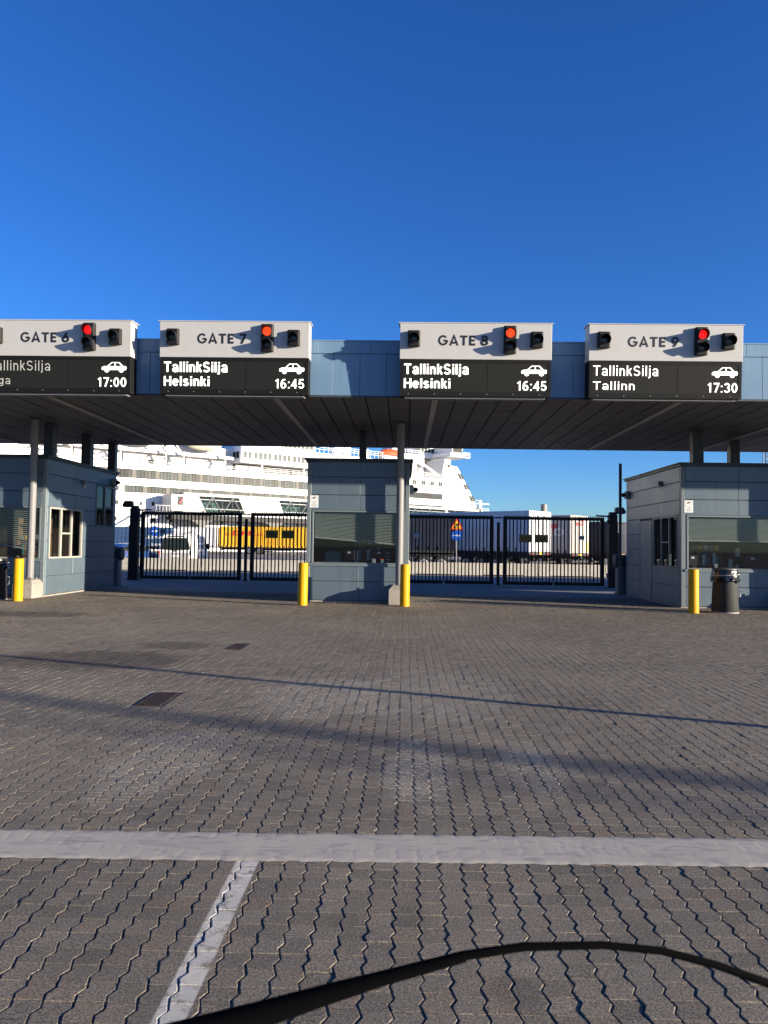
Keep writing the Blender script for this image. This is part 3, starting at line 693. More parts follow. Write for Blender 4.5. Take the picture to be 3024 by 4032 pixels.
for a in ((-10.27, 21.85, .28, 'dark column on the left booth roof nearest the signs'), (-10.27, 24.45, .30, 'dark column in the middle of the left booth roof'), (-10.22, 26.45, .26, 'dark column at the rear of the left booth roof'),
          (-1.28, 22.9, .21, 'dark column on the roof of the middle booth'), (8.28, 22.05, .30, 'wider dark column on the right booth roof, left one'), (10.1, 23.9, .29, 'dark column on the right booth roof, right one')): roof_column(*a)

# things inside the booths
def monitor(x, y, rz, label, wd=.42):
    t = thing('computer_monitor', label, 'monitor', (x, y, 1.02), rz, group='screens on booth counters')
    MB().box(-wd / 2, wd / 2, -.02, .02, .12, .44).build('screen_back', black, t, bevel=.01)
    MB().box(-.03, .03, -.015, .03, 0, .14).build('stand', black, t); MB().box(-.12, .12, -.09, .09, 0, .012).build('foot', black, t)
    MB().box(-.06, .03, -.024, -.021, .33, .38).build('sticker', whitep, t)
def shelf(x, y, label):
    t = thing('wall_shelf', label, 'shelf', (x, y, .14), group='shelves at the back of booths')
    for z in (1.0, 1.45, 1.9): MB().box(-.45, .45, -.14, .14, z, z + .025).build('board', inwood, t)
    for s_1 in (-.44, .44): MB().box(s_1 - .012, s_1 + .012, -.14, .14, 0, 2.1).build('upright', inwood, t)
    for i in range(11): xx = -.4 + i * .075; MB().box(xx, xx + .06, -.11, .1, 1.026, 1.026 + .26 + .04 * ((i * 7) % 3)).build('binder', (whitep, teal, inwood, navy)[(i * 5) % 4], t)
    for i in range(5): xx = -.4 + i * .16; MB().box(xx, xx + .12, -.11, .1, 1.476, 1.476 + .12 + .06 * ((i * 3) % 3)).build('box', (slatm, signy, whitep)[i % 3], t)
shelf(-1.0, 22.6, 'shelf of binders and boxes inside the middle booth'); shelf(8.75, 22.7, 'shelf of binders and boxes inside the right booth'); shelf(-11.0, 22.6, 'shelf of binders and boxes inside the left booth')
monitor(-.72, 21.85, .3, 'black monitor behind the glass of the middle booth, right of the ring binders')
monitor(-1.55, 21.8, -.2, 'black monitor behind the glass at the centre of the middle booth', .3)
monitor(8.1, 21.85, .1, 'black monitor behind the glass of the right booth, near its corner', .5)
monitor(9.75, 21.8, -.3, 'black monitor with pale sticker at the right edge of the right booth window', .5)
monitor(-11.2, 21.85, 0, 'black monitor behind the glass of the left booth')
def reader(x, y, label, m1, m2):
    t = thing('card_reader', label, 'card reader', (x, y, 1.02), group='small devices on booth counters')
    MB().prism([(-.05, 0), (.06, 0), (.06, .03), (-.02, .19), (-.05, .19)], 'x', -.05, .05).build('device_body', m1, t, bevel=.006)
    MB().box(-.035, .035, -.054, -.051, .05, .16).build('device_face', m2, t)
for a in ((-1.35, 21.62, 'pale card reader left on the middle booth counter', slatm, teal), (-.86, 21.6, 'pale blue card reader at the centre of the middle booth counter', slatm, slatm), (-.62, 21.62, 'orange and mint dispenser on the middle booth counter', orange, teal),
          (8.62, 21.62, 'light card reader on the right booth counter near the bollard', slatm, steelg), (9.2, 21.62, 'light card reader on the right booth counter above the bin', slatm, steelg)): reader(*a)
def chair(x, y, label):
    t = thing('office_chair', label, 'chair', (x, y, .14))
    MB().box(-.25, .25, -.25, .25, .42, .52).build('seat', teal, t, bevel=.04); MB().box(-.23, .23, .22, .30, .6, 1.25).build('backrest', teal, t, bevel=.04)
    MB().lathe([(.03, .05), (.03, .42)]).build('gas_lift', black, t)
    for i in range(5): MB().bar((0, 0, .08), (.28 * math.cos(i * 1.257), .28 * math.sin(i * 1.257), .04), .04).build('leg', black, t)
chair(-2.1, 22.3, 'teal office chair inside the middle booth'); 
def binder_rack(x, y, label):
    t = thing('paper_tray', label, 'paper tray', (x, y, 1.02))
    for i in range(4): MB().box(-.16, .16, -.11, .11, .05 + i * .09, .06 + i * .09).build('tray', black if i % 2 else inwood, t); MB().box(-.14, .13, -.1, .1, .061 + i * .09, .085 + i * .09).build('paper', whitep, t)
    for a in (-.15, .15): MB().box(a - .008, a + .008, .09, .11, 0, .36).build('post', black, t)
binder_rack(-.55, 22.05, 'stacked paper trays behind the glass of the middle booth')
def note(x, z, label):
    tag(MB().box(-.06, .06, 0, .002, -.13, .13).build('paper_note', mat('note_paper', (.62, .62, .5), .7), loc=(x, 22.35, z)), label, 'paper')
note(9.55, 1.55, 'yellowish paper note hanging inside the right booth')
note(9.35, 1.22, 'larger yellowish sheet propped inside the right booth')

# ------------------------------------------------------------------ bollards and bins
def bollard(x, y, label, tilt=0):
    t = thing('bollard', label, 'bollard', (x, y, 0), group='yellow bollards'); t.rotation_euler = (0, tilt, random.random() * 6)
    MB().lathe([(.126, -.01), (.126, 1.085), (.118, 1.102), (.10, 1.105)], 0, 0, 32).build('post', yellow, t, smooth=True)
    MB().lathe([(.14, -.012), (.136, .006)], 0, 0, 24).build('footing', bedm, t)
bollard(-10.06, 19.85, 'yellow bollard beside the concrete block of the left column')
bollard(-2.64, 20.05, 'yellow bollard at the left corner of the middle booth', R(.6))
bollard(.02, 20.28, 'yellow bollard in front of the middle booth column block', R(-.5))
bollard(7.32, 19.72, 'yellow bollard next to the litter bin by the right booth')
def bin_(x, y, label, rz=0.0):
    t = thing('litter_bin', label, 'bin', (x, y, 0), rz, group='black litter bins')
    MB().lathe([(.335, .0), (.335, .035), (.33, .04)], 0, 0, 28).build('base_ring', galv, t, smooth=True)
    MB().lathe([(.322, .04), (.33, .06), (.29, .86), (.285, .90)], 0, 0, 28).build('bin_body', binm, t, smooth=True)
    n = 40; prof = [(.296, 1.10), (.315, 1.07), (.31, .98), (.325, .90), (.355, .82), (.335, .80)]; v = []
    for j, (r, z) in enumerate(prof):
        for k in range(n):
            a = 2 * math.pi * k / n; q = (j / 5) * (.018 * math.sin(7 * a + j) + .015 * math.sin(13 * a + 2 * j) + random.uniform(-.006, .006))
            v.append(((r + q) * math.cos(a), (r + q) * math.sin(a), z + q * 1.6))
    f = [(i * n + k, i * n + (k + 1) % n, (i + 1) * n + (k + 1) % n, (i + 1) * n + k) for i in range(5) for k in range(n)]
    MB().add(v, f).build('bag', bagm, t, smooth=True)
    MB().lathe([(.29, 1.085), (.305, 1.10), (.305, 1.125), (.28, 1.14), (.05, 1.15)], 0, 0, 32).build('lid', mat('lid_grey', (.08, .08, .082), .5), t, smooth=True)
    ring = [(.345 * math.cos(a), .345 * math.sin(a), .955 + .03 * math.sin(a * 1 + 2.2)) for a in np.linspace(0, 2 * math.pi, 33)]
    MB().tube(ring, .009, 6, cap=False).build('strap', mat('strap_grey', (.4, .4, .4), .5), t, smooth=True)
    MB().tube([(.32, -.05, .62), (.37, -.05, .60), (.37, -.05, .42), (.325, -.05, .40)], .012, 8).build('handle', galv, t, smooth=True)
bin_(8.22, 20.0, 'dark litter bin with black bag in front of the right booth')
bin_(-10.86, 20.15, 'dark litter bin cut off by the left picture edge', .4)

# ------------------------------------------------------------------ gates
GY = 32.2
def leaf(x0, x1, label):
    W = x1 - x0; t = thing('gate_leaf', label, 'gate', (x0, GY, 0), group='black bar gate leaves')
    half = W / 2
    for a, b_ in ((0, half - .025), (half + .025, W)):
        MB().box(a, b_, -.05, .05, .03, .17).build('bottom_rail', gatem, t, bevel=.005)
    MB().box(0, W, -.05, .05, 2.74, 2.86).build('top_rail', gatem, t, bevel=.005)
    MB().box(0, .16, -.055, .055, .035, 2.74).build('stile', gatem, t); MB().box(W - .16, W, -.055, .055, .035, 2.74).build('stile', gatem, t)
    n = 25; bar = MB().box(-.024, .024, -.024, .024, .17, 2.74).mesh('gate_bar'); bar.materials.append(gatem)
    for i in range(n): obj('gate_bar', bar, t, (.16 + (W - .32) * (i + .75) / (n + .5), 0, 0))
    m = MB(); k = int(W / .075)
    for i in range(k):
        a = i * W / k; q = W / k; m.prism([(a + q * .1, 2.86), (a + q * .9, 2.86), (a + q * .5, 2.935)], 'y', -.006, .006)
    m.build('spike_strip', gatem, t)
    for z in (.5, 2.3): MB().tube([(W * .02, .0, z), (W * .02, .0, z + .12)], .06, 8).build('hinge', gatem, t)
leaf(-11.14, -6.86, 'black bar gate leaf beside the left booth'); leaf(-6.48, -2.20, 'black bar gate leaf running behind the left side of the middle booth')
leaf(-.42, 3.70, 'black bar gate leaf just right of the middle booth'); leaf(4.10, 8.28, 'black bar gate leaf beside the right booth')
def gate_mid(x, label):
    t = thing('gate_post', label, 'post', (x, GY, 0), group='posts where gate leaves meet')
    MB().box(-.06, .06, -.05, .05, 0, 2.62).build('post_body', gatem, t, bevel=.01); MB().box(-.17, .17, -.03, .03, 2.78, 2.84).build('catch', gatem, t)
    MB().box(-.1, .1, -.1, .1, 0, .03).build('foot_plate', gatem, t)
gate_mid(-6.67, 'thin black post between the two left gate leaves'); gate_mid(3.9, 'thin black post between the two right gate leaves')
def big_post(x, y, sgn, label):
    t = thing('gate_motor_post', label, 'post', (x, y, 0), group='large posts of the gates')
    MB().box(-.17, .17, -.17, .17, 0, 3.0).build('post_body', gatem, t, bevel=.015)
    MB().box(-.13 , .13, -.14, .14, 3.0, 3.1).build('post_cap', gatem, t)
    MB().prism([(sgn * -.10, 3.03), (sgn * -.48, 3.03), (sgn * -.52, 3.12), (sgn * -.42, 3.30), (sgn * -.12, 3.30)], 'y', -.16, .16).build('floodlight', gatem, t, bevel=.02)
    MB().bar((sgn * .17, 0, 2.92), (sgn * .7, -.05, 2.95), .05).build('motor_arm', steelg, t)
    MB().box(-.25, .25, -.25, .25, 0, .02).build('base_plate', gatem, t)
    for z in (.4, 2.6): MB().tube([(sgn * .2, 0, z), (sgn * .2, 0, z + .16)], .05, 10).build('hinge', steelg, t)
big_post(-11.37, 32.1, 1, 'big black gate post with floodlight behind the left booth'); big_post(8.6, 32.1, -1, 'big black gate post with motor beside the right booth')
def plate(name, x, z, w_, h_, label, m, cat='sign', lines=3):
    t = thing(name, label, cat, (x, GY - .03, z), group='plates on the gates')
    MB().box(0, w_, -.012, 0, 0, h_).build('plate_body', m, t)
    q = MB()
    for i in range(lines): q.box(w_ * .18, w_ * .82, -.0145, -.0122, h_ * (.28 + .16 * i), h_ * (.33 + .16 * i))
    q.build('small_print', letter, t)
    if w_ > .4:
        for a in (.10, .80): MB().prism([(w_ * a, h_ * .76), (w_ * a + .05, h_ * .76), (w_ * a + .025, h_ * .93)], 'y', -.0145, -.0122).build('warning_triangle', letter, t)
plate('warning_plate', -5.84, 1.82, .52, .33, 'brown warning plate on the left gate, left of the pair', plateb); plate('warning_plate', -5.17, 1.82, .52, .33, 'brown warning plate on the left gate, right of the pair', plateb)
plate('warning_plate', 4.76, 1.80, .51, .33, 'brown warning plate on the right gate, left of the pair', plateb); plate('warning_plate', 5.44, 1.80, .51, .33, 'brown warning plate on the right gate, right of the pair', plateb)
sgm = mat('plate_grey', (.20, .22, .25), .5)
plate('lane_plate', -10.31, 1.95, .27, .17, 'small grey plate on the left gate near the round arrow sign', sgm, lines=2); plate('lane_plate', 7.23, 1.94, .23, .17, 'small grey plate on the right gate near its right end', sgm, lines=2); plate('lane_plate', .35, 1.93, .26, .18, 'small white plate on the gate just right of the middle booth', mat('plate_white', (.5, .52, .55), .5), lines=2)
def mesh_fence(x0, x1, y, label):
    t = thing('mesh_fence', label, 'fence', (x0, y, 0))
    W = x1 - x0; m = MB()
    for i in range(int(W / .06) + 1): m.box(i * .06 - .003, i * .06 + .003, -.003, .003, .05, 2.2)
    for i in range(11): m.box(0, W, -.011, -.004, .05 + i * .21, .058 + i * .21)
    m.build('wire_mesh', gatem, t); 
    for a in (0, W): MB().box(a - .03, a + .03, -.03, .03, 0, 2.25).build('fence_post', gatem, t)
mesh_fence(-13.6, -11.6, 32.15, 'dark wire mesh fence between the left booth and the gate post'); mesh_fence(8.85, 12.4, 32.15, 'dark wire mesh fence behind the right booth')
def barrier_machine(x, y, label):
    t = thing('barrier_cabinet', label, 'barrier', (x, y, 0), group='boom barrier cabinets behind booths')
    MB().box(-.17, .17, -.17, .17, .02, 1.0).build('cabinet', clad, t, bevel=.02); MB().box(-.22, .22, -.22, .22, 0, .03).build('base_plate', galv, t)
    MB().tube([(-.26, 0, 1.15), (-.24, 0, 1.15), (.24, 0, 1.15), (.26, 0, 1.15)], [.14, .24, .24, .14], 20).build('drum_head', colm, t, smooth=True)
barrier_machine(-10.36, 27.4, 'dark drum-headed barrier cabinet behind the left booth'); barrier_machine(7.62, 27.3, 'dark drum-headed barrier cabinet behind the right booth')
t = thing('dark_post', 'tall thin dark post at the rear corner of the right booth', 'post', (7.50, 27.0, 0)); MB().lathe([(.052, 0), (.052, 4.55), (.04, 4.57)], 0, 0, 16).build('shaft', colm, t, smooth=True); MB().box(-.13, .13, -.13, .13, 0, .02).build('foot_plate', galv, t)
# ------------------------------------------------------------------ concrete barriers and road signs beyond the gates
def barrier_block(x0, x1, label):
    t = thing('concrete_barrier', label, 'barrier', (x0, 43.2, 0), group='concrete barriers beyond the gates'); W = x1 - x0
    MB().prism([(-.28, 0), (.28, 0), (.28, .06), (.13, .22), (.10, .68), (-.10, .68), (-.13, .22), (-.28, .06)], 'x', .015, W - .015).build('block', concb, t, bevel=.012)
    MB().box(W * .2, W * .8, -.285, -.2, .0, .045).build('drain_slot', darkgap, t)
    MB().tube([(W * .3, -.1, .68), (W * .3, 0, .72), (W * .3, .1, .68)], .012, 6).build('lifting_eye', galv, t)
js = [-26.7, -22.9, -19.1, -15.3, -11.5, -7.7, -3.9, -.15, 3.6, 7.38, 11.16, 14.9, 18.7, 22.5]
nm = ['outermost on the left', 'second on the left behind the left booth', 'third from the left behind the left booth', 'behind the blue arrow sign left', 'in front of the white camper', 'below the yellow trailer', 'behind the middle booth', 'under the dark trailer at the triangle sign', 'below the white trailer', 'right end of the right gate', 'behind the right booth', 'farther right behind the right booth', 'outermost on the right']
for i in range(len(js) - 1): barrier_block(js[i], js[i + 1], f'pale concrete barrier block beyond the gates, {nm[i]}')
def disc(m, r, y0, y1, zc, n=28): m.prism([(r * math.cos(2 * math.pi * i / n), zc + r * math.sin(2 * math.pi * i / n)) for i in range(n)], 'y', y0, y1); return m
def road_sign(x, y, label, tri):
    t = thing('road_sign', label, 'road sign', (x, y, 0), group='blue arrow road signs')
    MB().lathe([(.03, 0), (.03, 3.3 if tri else 2.5)], 0, .03, 10).build('pole', galv, t, smooth=True)
    p = disc(MB(), .30, -.012, -.002, 2.21).build('blue_disc', signb, t)
    m = MB(); m.box(-.2, .06, -.016, -.0125, 2.19, 2.235); m.prism([(.05, 2.12), (.05, 2.305), (.21, 2.2125)], 'y', -.016, -.0125); m.build('arrow', whitep, p)
    if tri:
        q = MB().prism([(-.39, 2.55), (.39, 2.55), (0, 3.22)], 'y', -.012, -.002).build('triangle_board', signr, t)
        MB().prism([(-.28, 2.615), (.28, 2.615), (0, 3.09)], 'y', -.0155, -.0125).build('yellow_field', signy, q)
        m = MB().prism([(-.22, 2.635), (-.05, 2.635), (-.05, 2.79), (-.13, 2.79)], 'y', -.0185, -.016); m.prism([(-.03, 2.80), (.02, 2.72), (.13, 2.80), (.08, 2.88), (.01, 2.92), (-.05, 2.87)], 'y', -.0185, -.016)
        for i in range(3): m.box(-.02, .2 - .02 * i, -.0185, -.016, 2.64 + i * .03, 2.652 + i * .03)
        m.build('quay_pictogram', letter, q)
road_sign(-14.60, 44.5, 'blue round arrow sign on a pole near the white camper', False)
road_sign(2.99, 44.5, 'red and yellow quayside warning triangle above blue round arrow sign', True)

# ------------------------------------------------------------------ vehicles
def wheel(t, x, y, r=.5, wd=.3, side=-1):
    o = MB().tube([(x, y - wd / 2, r), (x, y - wd / 2 + .04, r), (x, y + wd / 2 - .04, r), (x, y + wd / 2, r)], [r * .9, r, r, r * .9], 22).build('wheel', tyre, t, smooth=True)
    yy = y + side * wd / 2
    MB().tube([(x, yy + side * .004, r), (x, yy + side * .02, r)], [r * .55, r * .48], 18).build('rim', rimm, o)
    MB().tube([(x, yy + side * .021, r), (x, yy + side * .06, r)], [r * .2, r * .16], 12).build('hub', chas, o)
def trailer(label, loc, rz, m, L=13.6, Hh=4.0, z0=1.2, W=2.55, axles=(2.6, 3.9, 5.2), doors=trw, buckles=True, pleat=True, frame=None, rear=True):
    """local x runs from the rear doors (x=0) forward, y across (near side = -W/2)"""
    t = thing('semi_trailer', label, 'trailer', loc, rz, group='parked semi-trailers')
    frame = frame or doors
    MB().box(.06, L, -W / 2 + .02, W / 2 - .02, z0, Hh - .1).build('cargo_box', m, t, bevel=.02)
    MB().box(0, L + .02, -W / 2 - .01, W / 2 + .01, Hh - .1, Hh).build('roof', frame, t, bevel=.02)
    for s in (-1, 1):
        for x in (.0, L - .12): MB().box(x, x + .12, s * (W / 2 - .06) - .07, s * (W / 2 - .06) + .07, z0, Hh - .1).build('corner_post', frame, t)
        MB().box(0, L, s * W / 2 - .04, s * W / 2 + .035, z0 - .14, z0).build('side_rail', chas, t)
        if pleat:
            q = MB(); k = int(L / .55)
            for i in range(k): x = .3 + i * (L - .6) / k; q.box(x, x + .03, s * (W / 2 - .0) - .02, s * (W / 2) + .004, z0 + .3, Hh - .14)
            q.build('curtain_seam', m, t)
        if buckles:
            k = int(L / .62); bm_ = MB().box(-.025, .025, -.012, .012, 0, .32).mesh('buckle'); bm_.materials.append(chas)
            for i in range(k): obj('buckle', bm_, t, (.4 + i * (L - .8) / (k - 1), s * (W / 2 + .012), z0 - .06))
    if rear:
        for s in (-1, 1):
            d = MB().box(-.03, .05, s * .02 if s > 0 else -W / 2 + .12, W / 2 - .12 if s > 0 else -.02, z0 + .02, Hh - .12).build('rear_door', doors, t, bevel=.01)
            for f in (.3, .75): y = s * (W / 2 - .12) * f; MB().tube([(-.055, y, z0 + .02), (-.055, y, Hh - .14)], .02, 8).build('lock_bar', galv, d)
        MB().box(-.02, .12, -W / 2, W / 2, z0 - .2, z0).build('tail_board', chas, t)
        MB().box(0, .1, -W / 2 + .05, W / 2 - .05, .5, .68).build('bumper', chas, t)
        for s in (-1, 1): MB().box(-.03, 0, s * (W / 2 - .3) - .18, s * (W / 2 - .3) + .18, z0 - .2, z0 - .06).build('tail_light', mat('tail_red', (.16, .008, .008), .4), t)
        MB().box(-.032, -.021, -.26, .26, z0 - .16, z0 - .05).build('number_plate', signy, t)
    for s in (-.45, .45): MB().box(.1, L - 1.2, s - .07, s + .07, z0 - .42, z0 - .145).build('chassis_beam', chas, t)
    for x in axles:
        for s in (-1, 1): wheel(t, x, s * (W / 2 - .18), .5, .34, s)
        MB().box(x - .07, x + .07, -W / 2 + .3, W / 2 - .3, .43, .57).build('axle', chas, t)
        for s in (-1, 1): MB().prism([(x - .6, .85), (x - .5, 1.03), (x + .5, 1.03), (x + .6, .85), (x + .48, .97), (x - .48, .97)], 'y', s * (W / 2 - .18) - .18, s * (W / 2 - .18) + .18).build('mudguard', chas, t)
    for s in (-1, 1):
        MB().box(L - 3.2, L - 3.05, s * .8 - .08, s * .8 + .08, .12, z0 - .15).build('landing_leg', steelg, t); MB().box(L - 3.3, L - 2.95, s * .8 - .18, s * .8 + .18, 0, .10).build('landing_foot', steelg, t)
        a, b_ = max(axles) + .75, L - 3.6
        for z in (.48, .86): MB().box(a, b_, s * (W / 2 - .05) - .02, s * (W / 2 - .05) + .02, z, z + .11).build('side_guard', vang, t)
    return t
# yellow trailer with red letters; seen side-on, rear to the left
ty_ = trailer('yellow curtain-side trailer with big red letters behind the left gate', (-26.6, 111, 0), R(1.5), dhly, 13.6, 3.95, 1.0, axles=(4.3, 5.75), doors=dhly, frame=dhly)
s_ = -2.55 / 2 - .006
text_part('DHL', ty_, dhlr, 1.55, 5.3, 2.65, 3.35, s_, 'red_lettering', bold=.05, shear=.35)
q = MB()
for i in range(3): q.box(.65, 1.45, s_ - .001, s_, 2.66 + i * .13, 2.72 + i * .13); q.box(5.4, 6.2, s_ - .001, s_, 2.66 + i * .13, 2.72 + i * .13)
q.build('red_stripes', dhlr, ty_)
text_part('EXPRESS', ty_, dhlr, .9, 2.6, 1.85, 2.0, s_, 'small_lettering', shear=.3) if False else None
trailer('white box trailer left of the yellow trailer, behind the left gate', (-32.2, 109.4, 0), R(2), trw, 5.4, 3.75, 1.0, axles=(1.6, 2.9), doors=trw, buckles=True, pleat=False)
tb = trailer('blue trailer with white lettering behind the camper and blue car', (-45.0, 107, 0), R(1), contb, 12.6, 3.6, .95, axles=(2.6, 3.9, 5.2), doors=contb, frame=contb, buckles=False)
text_part('WALLENBORZMANS', tb, whitep, 7.6, 12.6, 1.95, 2.35, s_, bold=.02, shear=.3) if False else None
text_part('W    RZMA', tb, whitep, 7.3, 11.4, 2.0, 2.42, s_, 'white_lettering', bold=.03, shear=.3)
text_part('SWEDEN', tb, whitep, 5.4, 7.5, 1.05, 1.35, s_, 'white_lettering', bold=.03, shear=.3)
text_part('EXPRESS', tb, whitep, 9.6, 12.6, 1.05, 1.35, s_, 'white_lettering', bold=.03, shear=.3)
MB().prism([(7.9, 1.2), (8.5, 1.05), (8.5, 1.35)], 'y', s_ - .002, s_).build('white_arrow', whitep, tb)
# herringbone row beyond the right gate: rear doors towards the sun
AX = math.atan2(.682, -.731)          # forward direction of the row
def herr(label, cx, cy, m, **kw):     # (cx,cy) = nearest lower-left rear corner seen in the picture
    fwd = Vector((math.cos(AX), math.sin(AX), 0)); lat = Vector((-math.sin(AX), math.cos(AX), 0))   # +y local
    # near side (towards camera) is local +y
    o = Vector((cx, cy, 0)) - lat * 1.275
    return trailer(label, o, AX, m, **kw)
herr('white curtain-side trailer with sunlit rear doors behind the right gate', 8.05, 50.0, trw, Hh=3.98, z0=1.3, doors=trw)
tp = herr('grey trailer with red triangle logo right of the white trailer', 12.1, 56.5, trg, Hh=4.0, z0=1.2, doors=trg, pleat=True)
def ontrailer(tr, s, mat_, x0, x1, z0, z1, name, shear=0, bold=.02):
    o = text_part(s, tr, mat_, x0, x1, z0, z1, 1.275 + .01, name, bold=bold, shear=shear); return o
MB().prism([(1.0, 3.35), (3.4, 3.35), (2.2, 1.75)], 'y', 1.278, 1.285).build('red_triangle', signr, tp)
me = text_part('PNO', tp, whitep, -3.1, -.5, 2.45, 3.05, -(1.275 + .014), 'white_lettering', bold=.04); me.rotation_euler = (0, 0, math.pi)
MB().prism([(-.62, 3.72), (.10, 3.72), (-.26, 3.50)], 'x', -.062, -.058).build('door_logo', signr, tp)
q = text_part('PNO', tp, signr, -.55, .25, 3.22, 3.46, 0, 'red_lettering', bold=.03); q.rotation_euler = (0, 0, -math.pi / 2); q.location = (-.064, 0, 0)
MB().box(-.06, -.036, -1.1, -.95, 1.3, 2.1).build('yellow_marker', signy, tp)
herr('dark navy trailer at the far right behind the gate', 16.4, 60.5, navy, Hh=3.7, z0=1.2, doors=navy, frame=chas, pleat=False)
trailer('dark navy curtain-side trailer beside the warning triangle', (3.25, 50.9, 0), R(181), navy, 9.2, 3.5, 1.3, axles=(.9, 2.05, 3.2), doors=navy, frame=chas, rear=True, pleat=False)
t = thing('concrete_post', 'grey concrete post rising behind the white trailer', 'post', (11.5, 64, 0)); MB().lathe([(.27, 0), (.25, 5.15), (.2, 5.18)], 0, 0, 16).build('shaft', conc, t, smooth=True); MB().lathe([(.5, 0), (.5, .12)], 0, 0, 16).build('footing', conc, t)

# white camper van seen from behind
def camper():
    t = thing('camper_van', 'white camper van with dark rear window parked behind the left gate', 'camper van', (-15.0, 50, 0), R(4))
    L = 6.2
    # local x across, y forward
    sec = [(-1.02, .38), (1.02, .38), (1.05, 1.05), (1.0, 1.35), (.86, 1.98), (.74, 2.10), (-.74, 2.10), (-.86, 1.98), (-1.0, 1.35), (-1.05, 1.05)]
    m = MB().prism(sec, 'y', 0, L - 1.9, [(x * 1.02, z * 1.06 if z > 1.5 else z) for x, z in sec]); m.build('body', vanw, t, bevel=.04, smooth=True)
    MB().prism([(-.8, 2.08), (.8, 2.08), (.86, 2.25), (.7, 2.55), (-.7, 2.55), (-.86, 2.25)], 'y', 2.6, L - 1.0, [(-.75, 2.08), (.75, 2.08), (.7, 2.12), (.55, 2.3), (-.55, 2.3), (-.7, 2.12)]).build('roof_pod', vanw, t, bevel=.05, smooth=True)
    cab = [(L - 1.9, .4), (L - .1, .4), (L, .7), (L - .1, 1.1), (L - .75, 1.28), (L - 1.35, 2.0), (L - 1.9, 2.05)]
    MB().prism(cab, 'x', -.98, .98).build('cab', vanw, t, bevel=.05, smooth=True)
    for s in (-1, 1):
        MB().prism([(L - 1.8, 1.2), (L - .95, 1.2), (L - 1.4, 1.88), (L - 1.8, 1.92)], 'x', s * .985, s * .992).build('cab_window', dglass, t)
        MB().box(s * 1.05, s * 1.3, L - 1.35, L - 1.22, 1.15, 1.5).build('mirror', black, t, bevel=.02)
        for y in (1.1, L - 1.1):
            o = MB().tube([(s * .80, y, .34), (s * 1.02, y, .34)], .34, 20).build('wheel', tyre, t, smooth=True); MB().tube([(s * 1.021, y, .34), (s * 1.03, y, .34)], .2, 14).build('hubcap', rimm, o)
        MB().box(s * .98, s * 1.03, -.03, .02, .75, 1.05).build('tail_light', signr, t)
    wpts = [(-.96, 1.15), (-.90, 1.10), (-.2, 1.06), (.2, 1.06), (.90, 1.10), (.96, 1.15), (.80, 1.80), (.72, 1.86), (-.72, 1.86), (-.80, 1.80)]
    MB().prism(wpts, 'y', -.02, .0).build('rear_window', dglass, t, bevel=.004)
    MB().box(-.9, .9, -.015, 0, .55, .9).build('rear_panel', vang, t); MB().box(-.26, .26, -.02, -.016, .63, .74).build('number_plate', whitep, t)
    MB().box(-1.0, 1.0, -.08, .02, .32, .50).build('bumper', vang, t, bevel=.02); MB().box(-.12, .12, -.03, -.021, .98, 1.04).build('handle', black, t)
    MB().box(-.5, .5, -.02, .03, 1.93, 1.99).build('brake_light', black, t)
    MB().bar((-.6, .6, 2.2), (-.6, 2.4, 2.3), .04).build('roof_rail', black, t); MB().bar((.6, .6, 2.2), (.6, 2.4, 2.3), .04).build('roof_rail', black, t)
camper()
def car():
    t = thing('parked_car', 'dark blue estate car half hidden behind the left gate post', 'car', (-17.9, 49.5, 0), R(75))
    # local x forward? profile in (x,z), extruded across y
    prof = [(-2.1, .35), (2.1, .35), (2.15, .65), (2.0, .82), (1.1, .92), (.45, 1.38), (-1.3, 1.44), (-1.95, 1.25), (-2.15, .9)]
    MB().prism(prof, 'y', -.86, .86).build('body', carb, t, bevel=.06, smooth=True)
    for s in (-1, 1):
        MB().prism([(.95, .95), (.42, 1.32), (-.35, 1.36), (-.35, .95)], 'y', s * .862, s * .868).build('window', dglass, t); MB().prism([(-.42, .95), (-.42, 1.36), (-1.25, 1.37), (-1.75, 1.2), (-1.8, .98)], 'y', s * .862, s * .868).build('window', dglass, t)
        for x in (-1.3, 1.3):
            o = MB().tube([(x, s * .68, .32), (x, s * .88, .32)], .32, 20).build('wheel', tyre, t, smooth=True); MB().tube([(x, s * .881, .32), (x, s * .89, .32)], .2, 14).build('rim', rimm, o)
        MB().box(-2.17, -2.1, s * .7 - .1, s * .7 + .1, .75, .95).build('tail_light', signr, t); MB().box(.8, .95, s * .9 - .06, s * .9 + .06, .95, 1.08).build('mirror', carb, t)
    MB().prism([(-.75, .98), (.75, .98), (.62, 1.3), (-.62, 1.3)], 'x', -2.135, -2.12).build('rear_window', dglass, t); MB().box(-2.2, -2.16, -.26, .26, .6, .7).build('number_plate', whitep, t)
car()

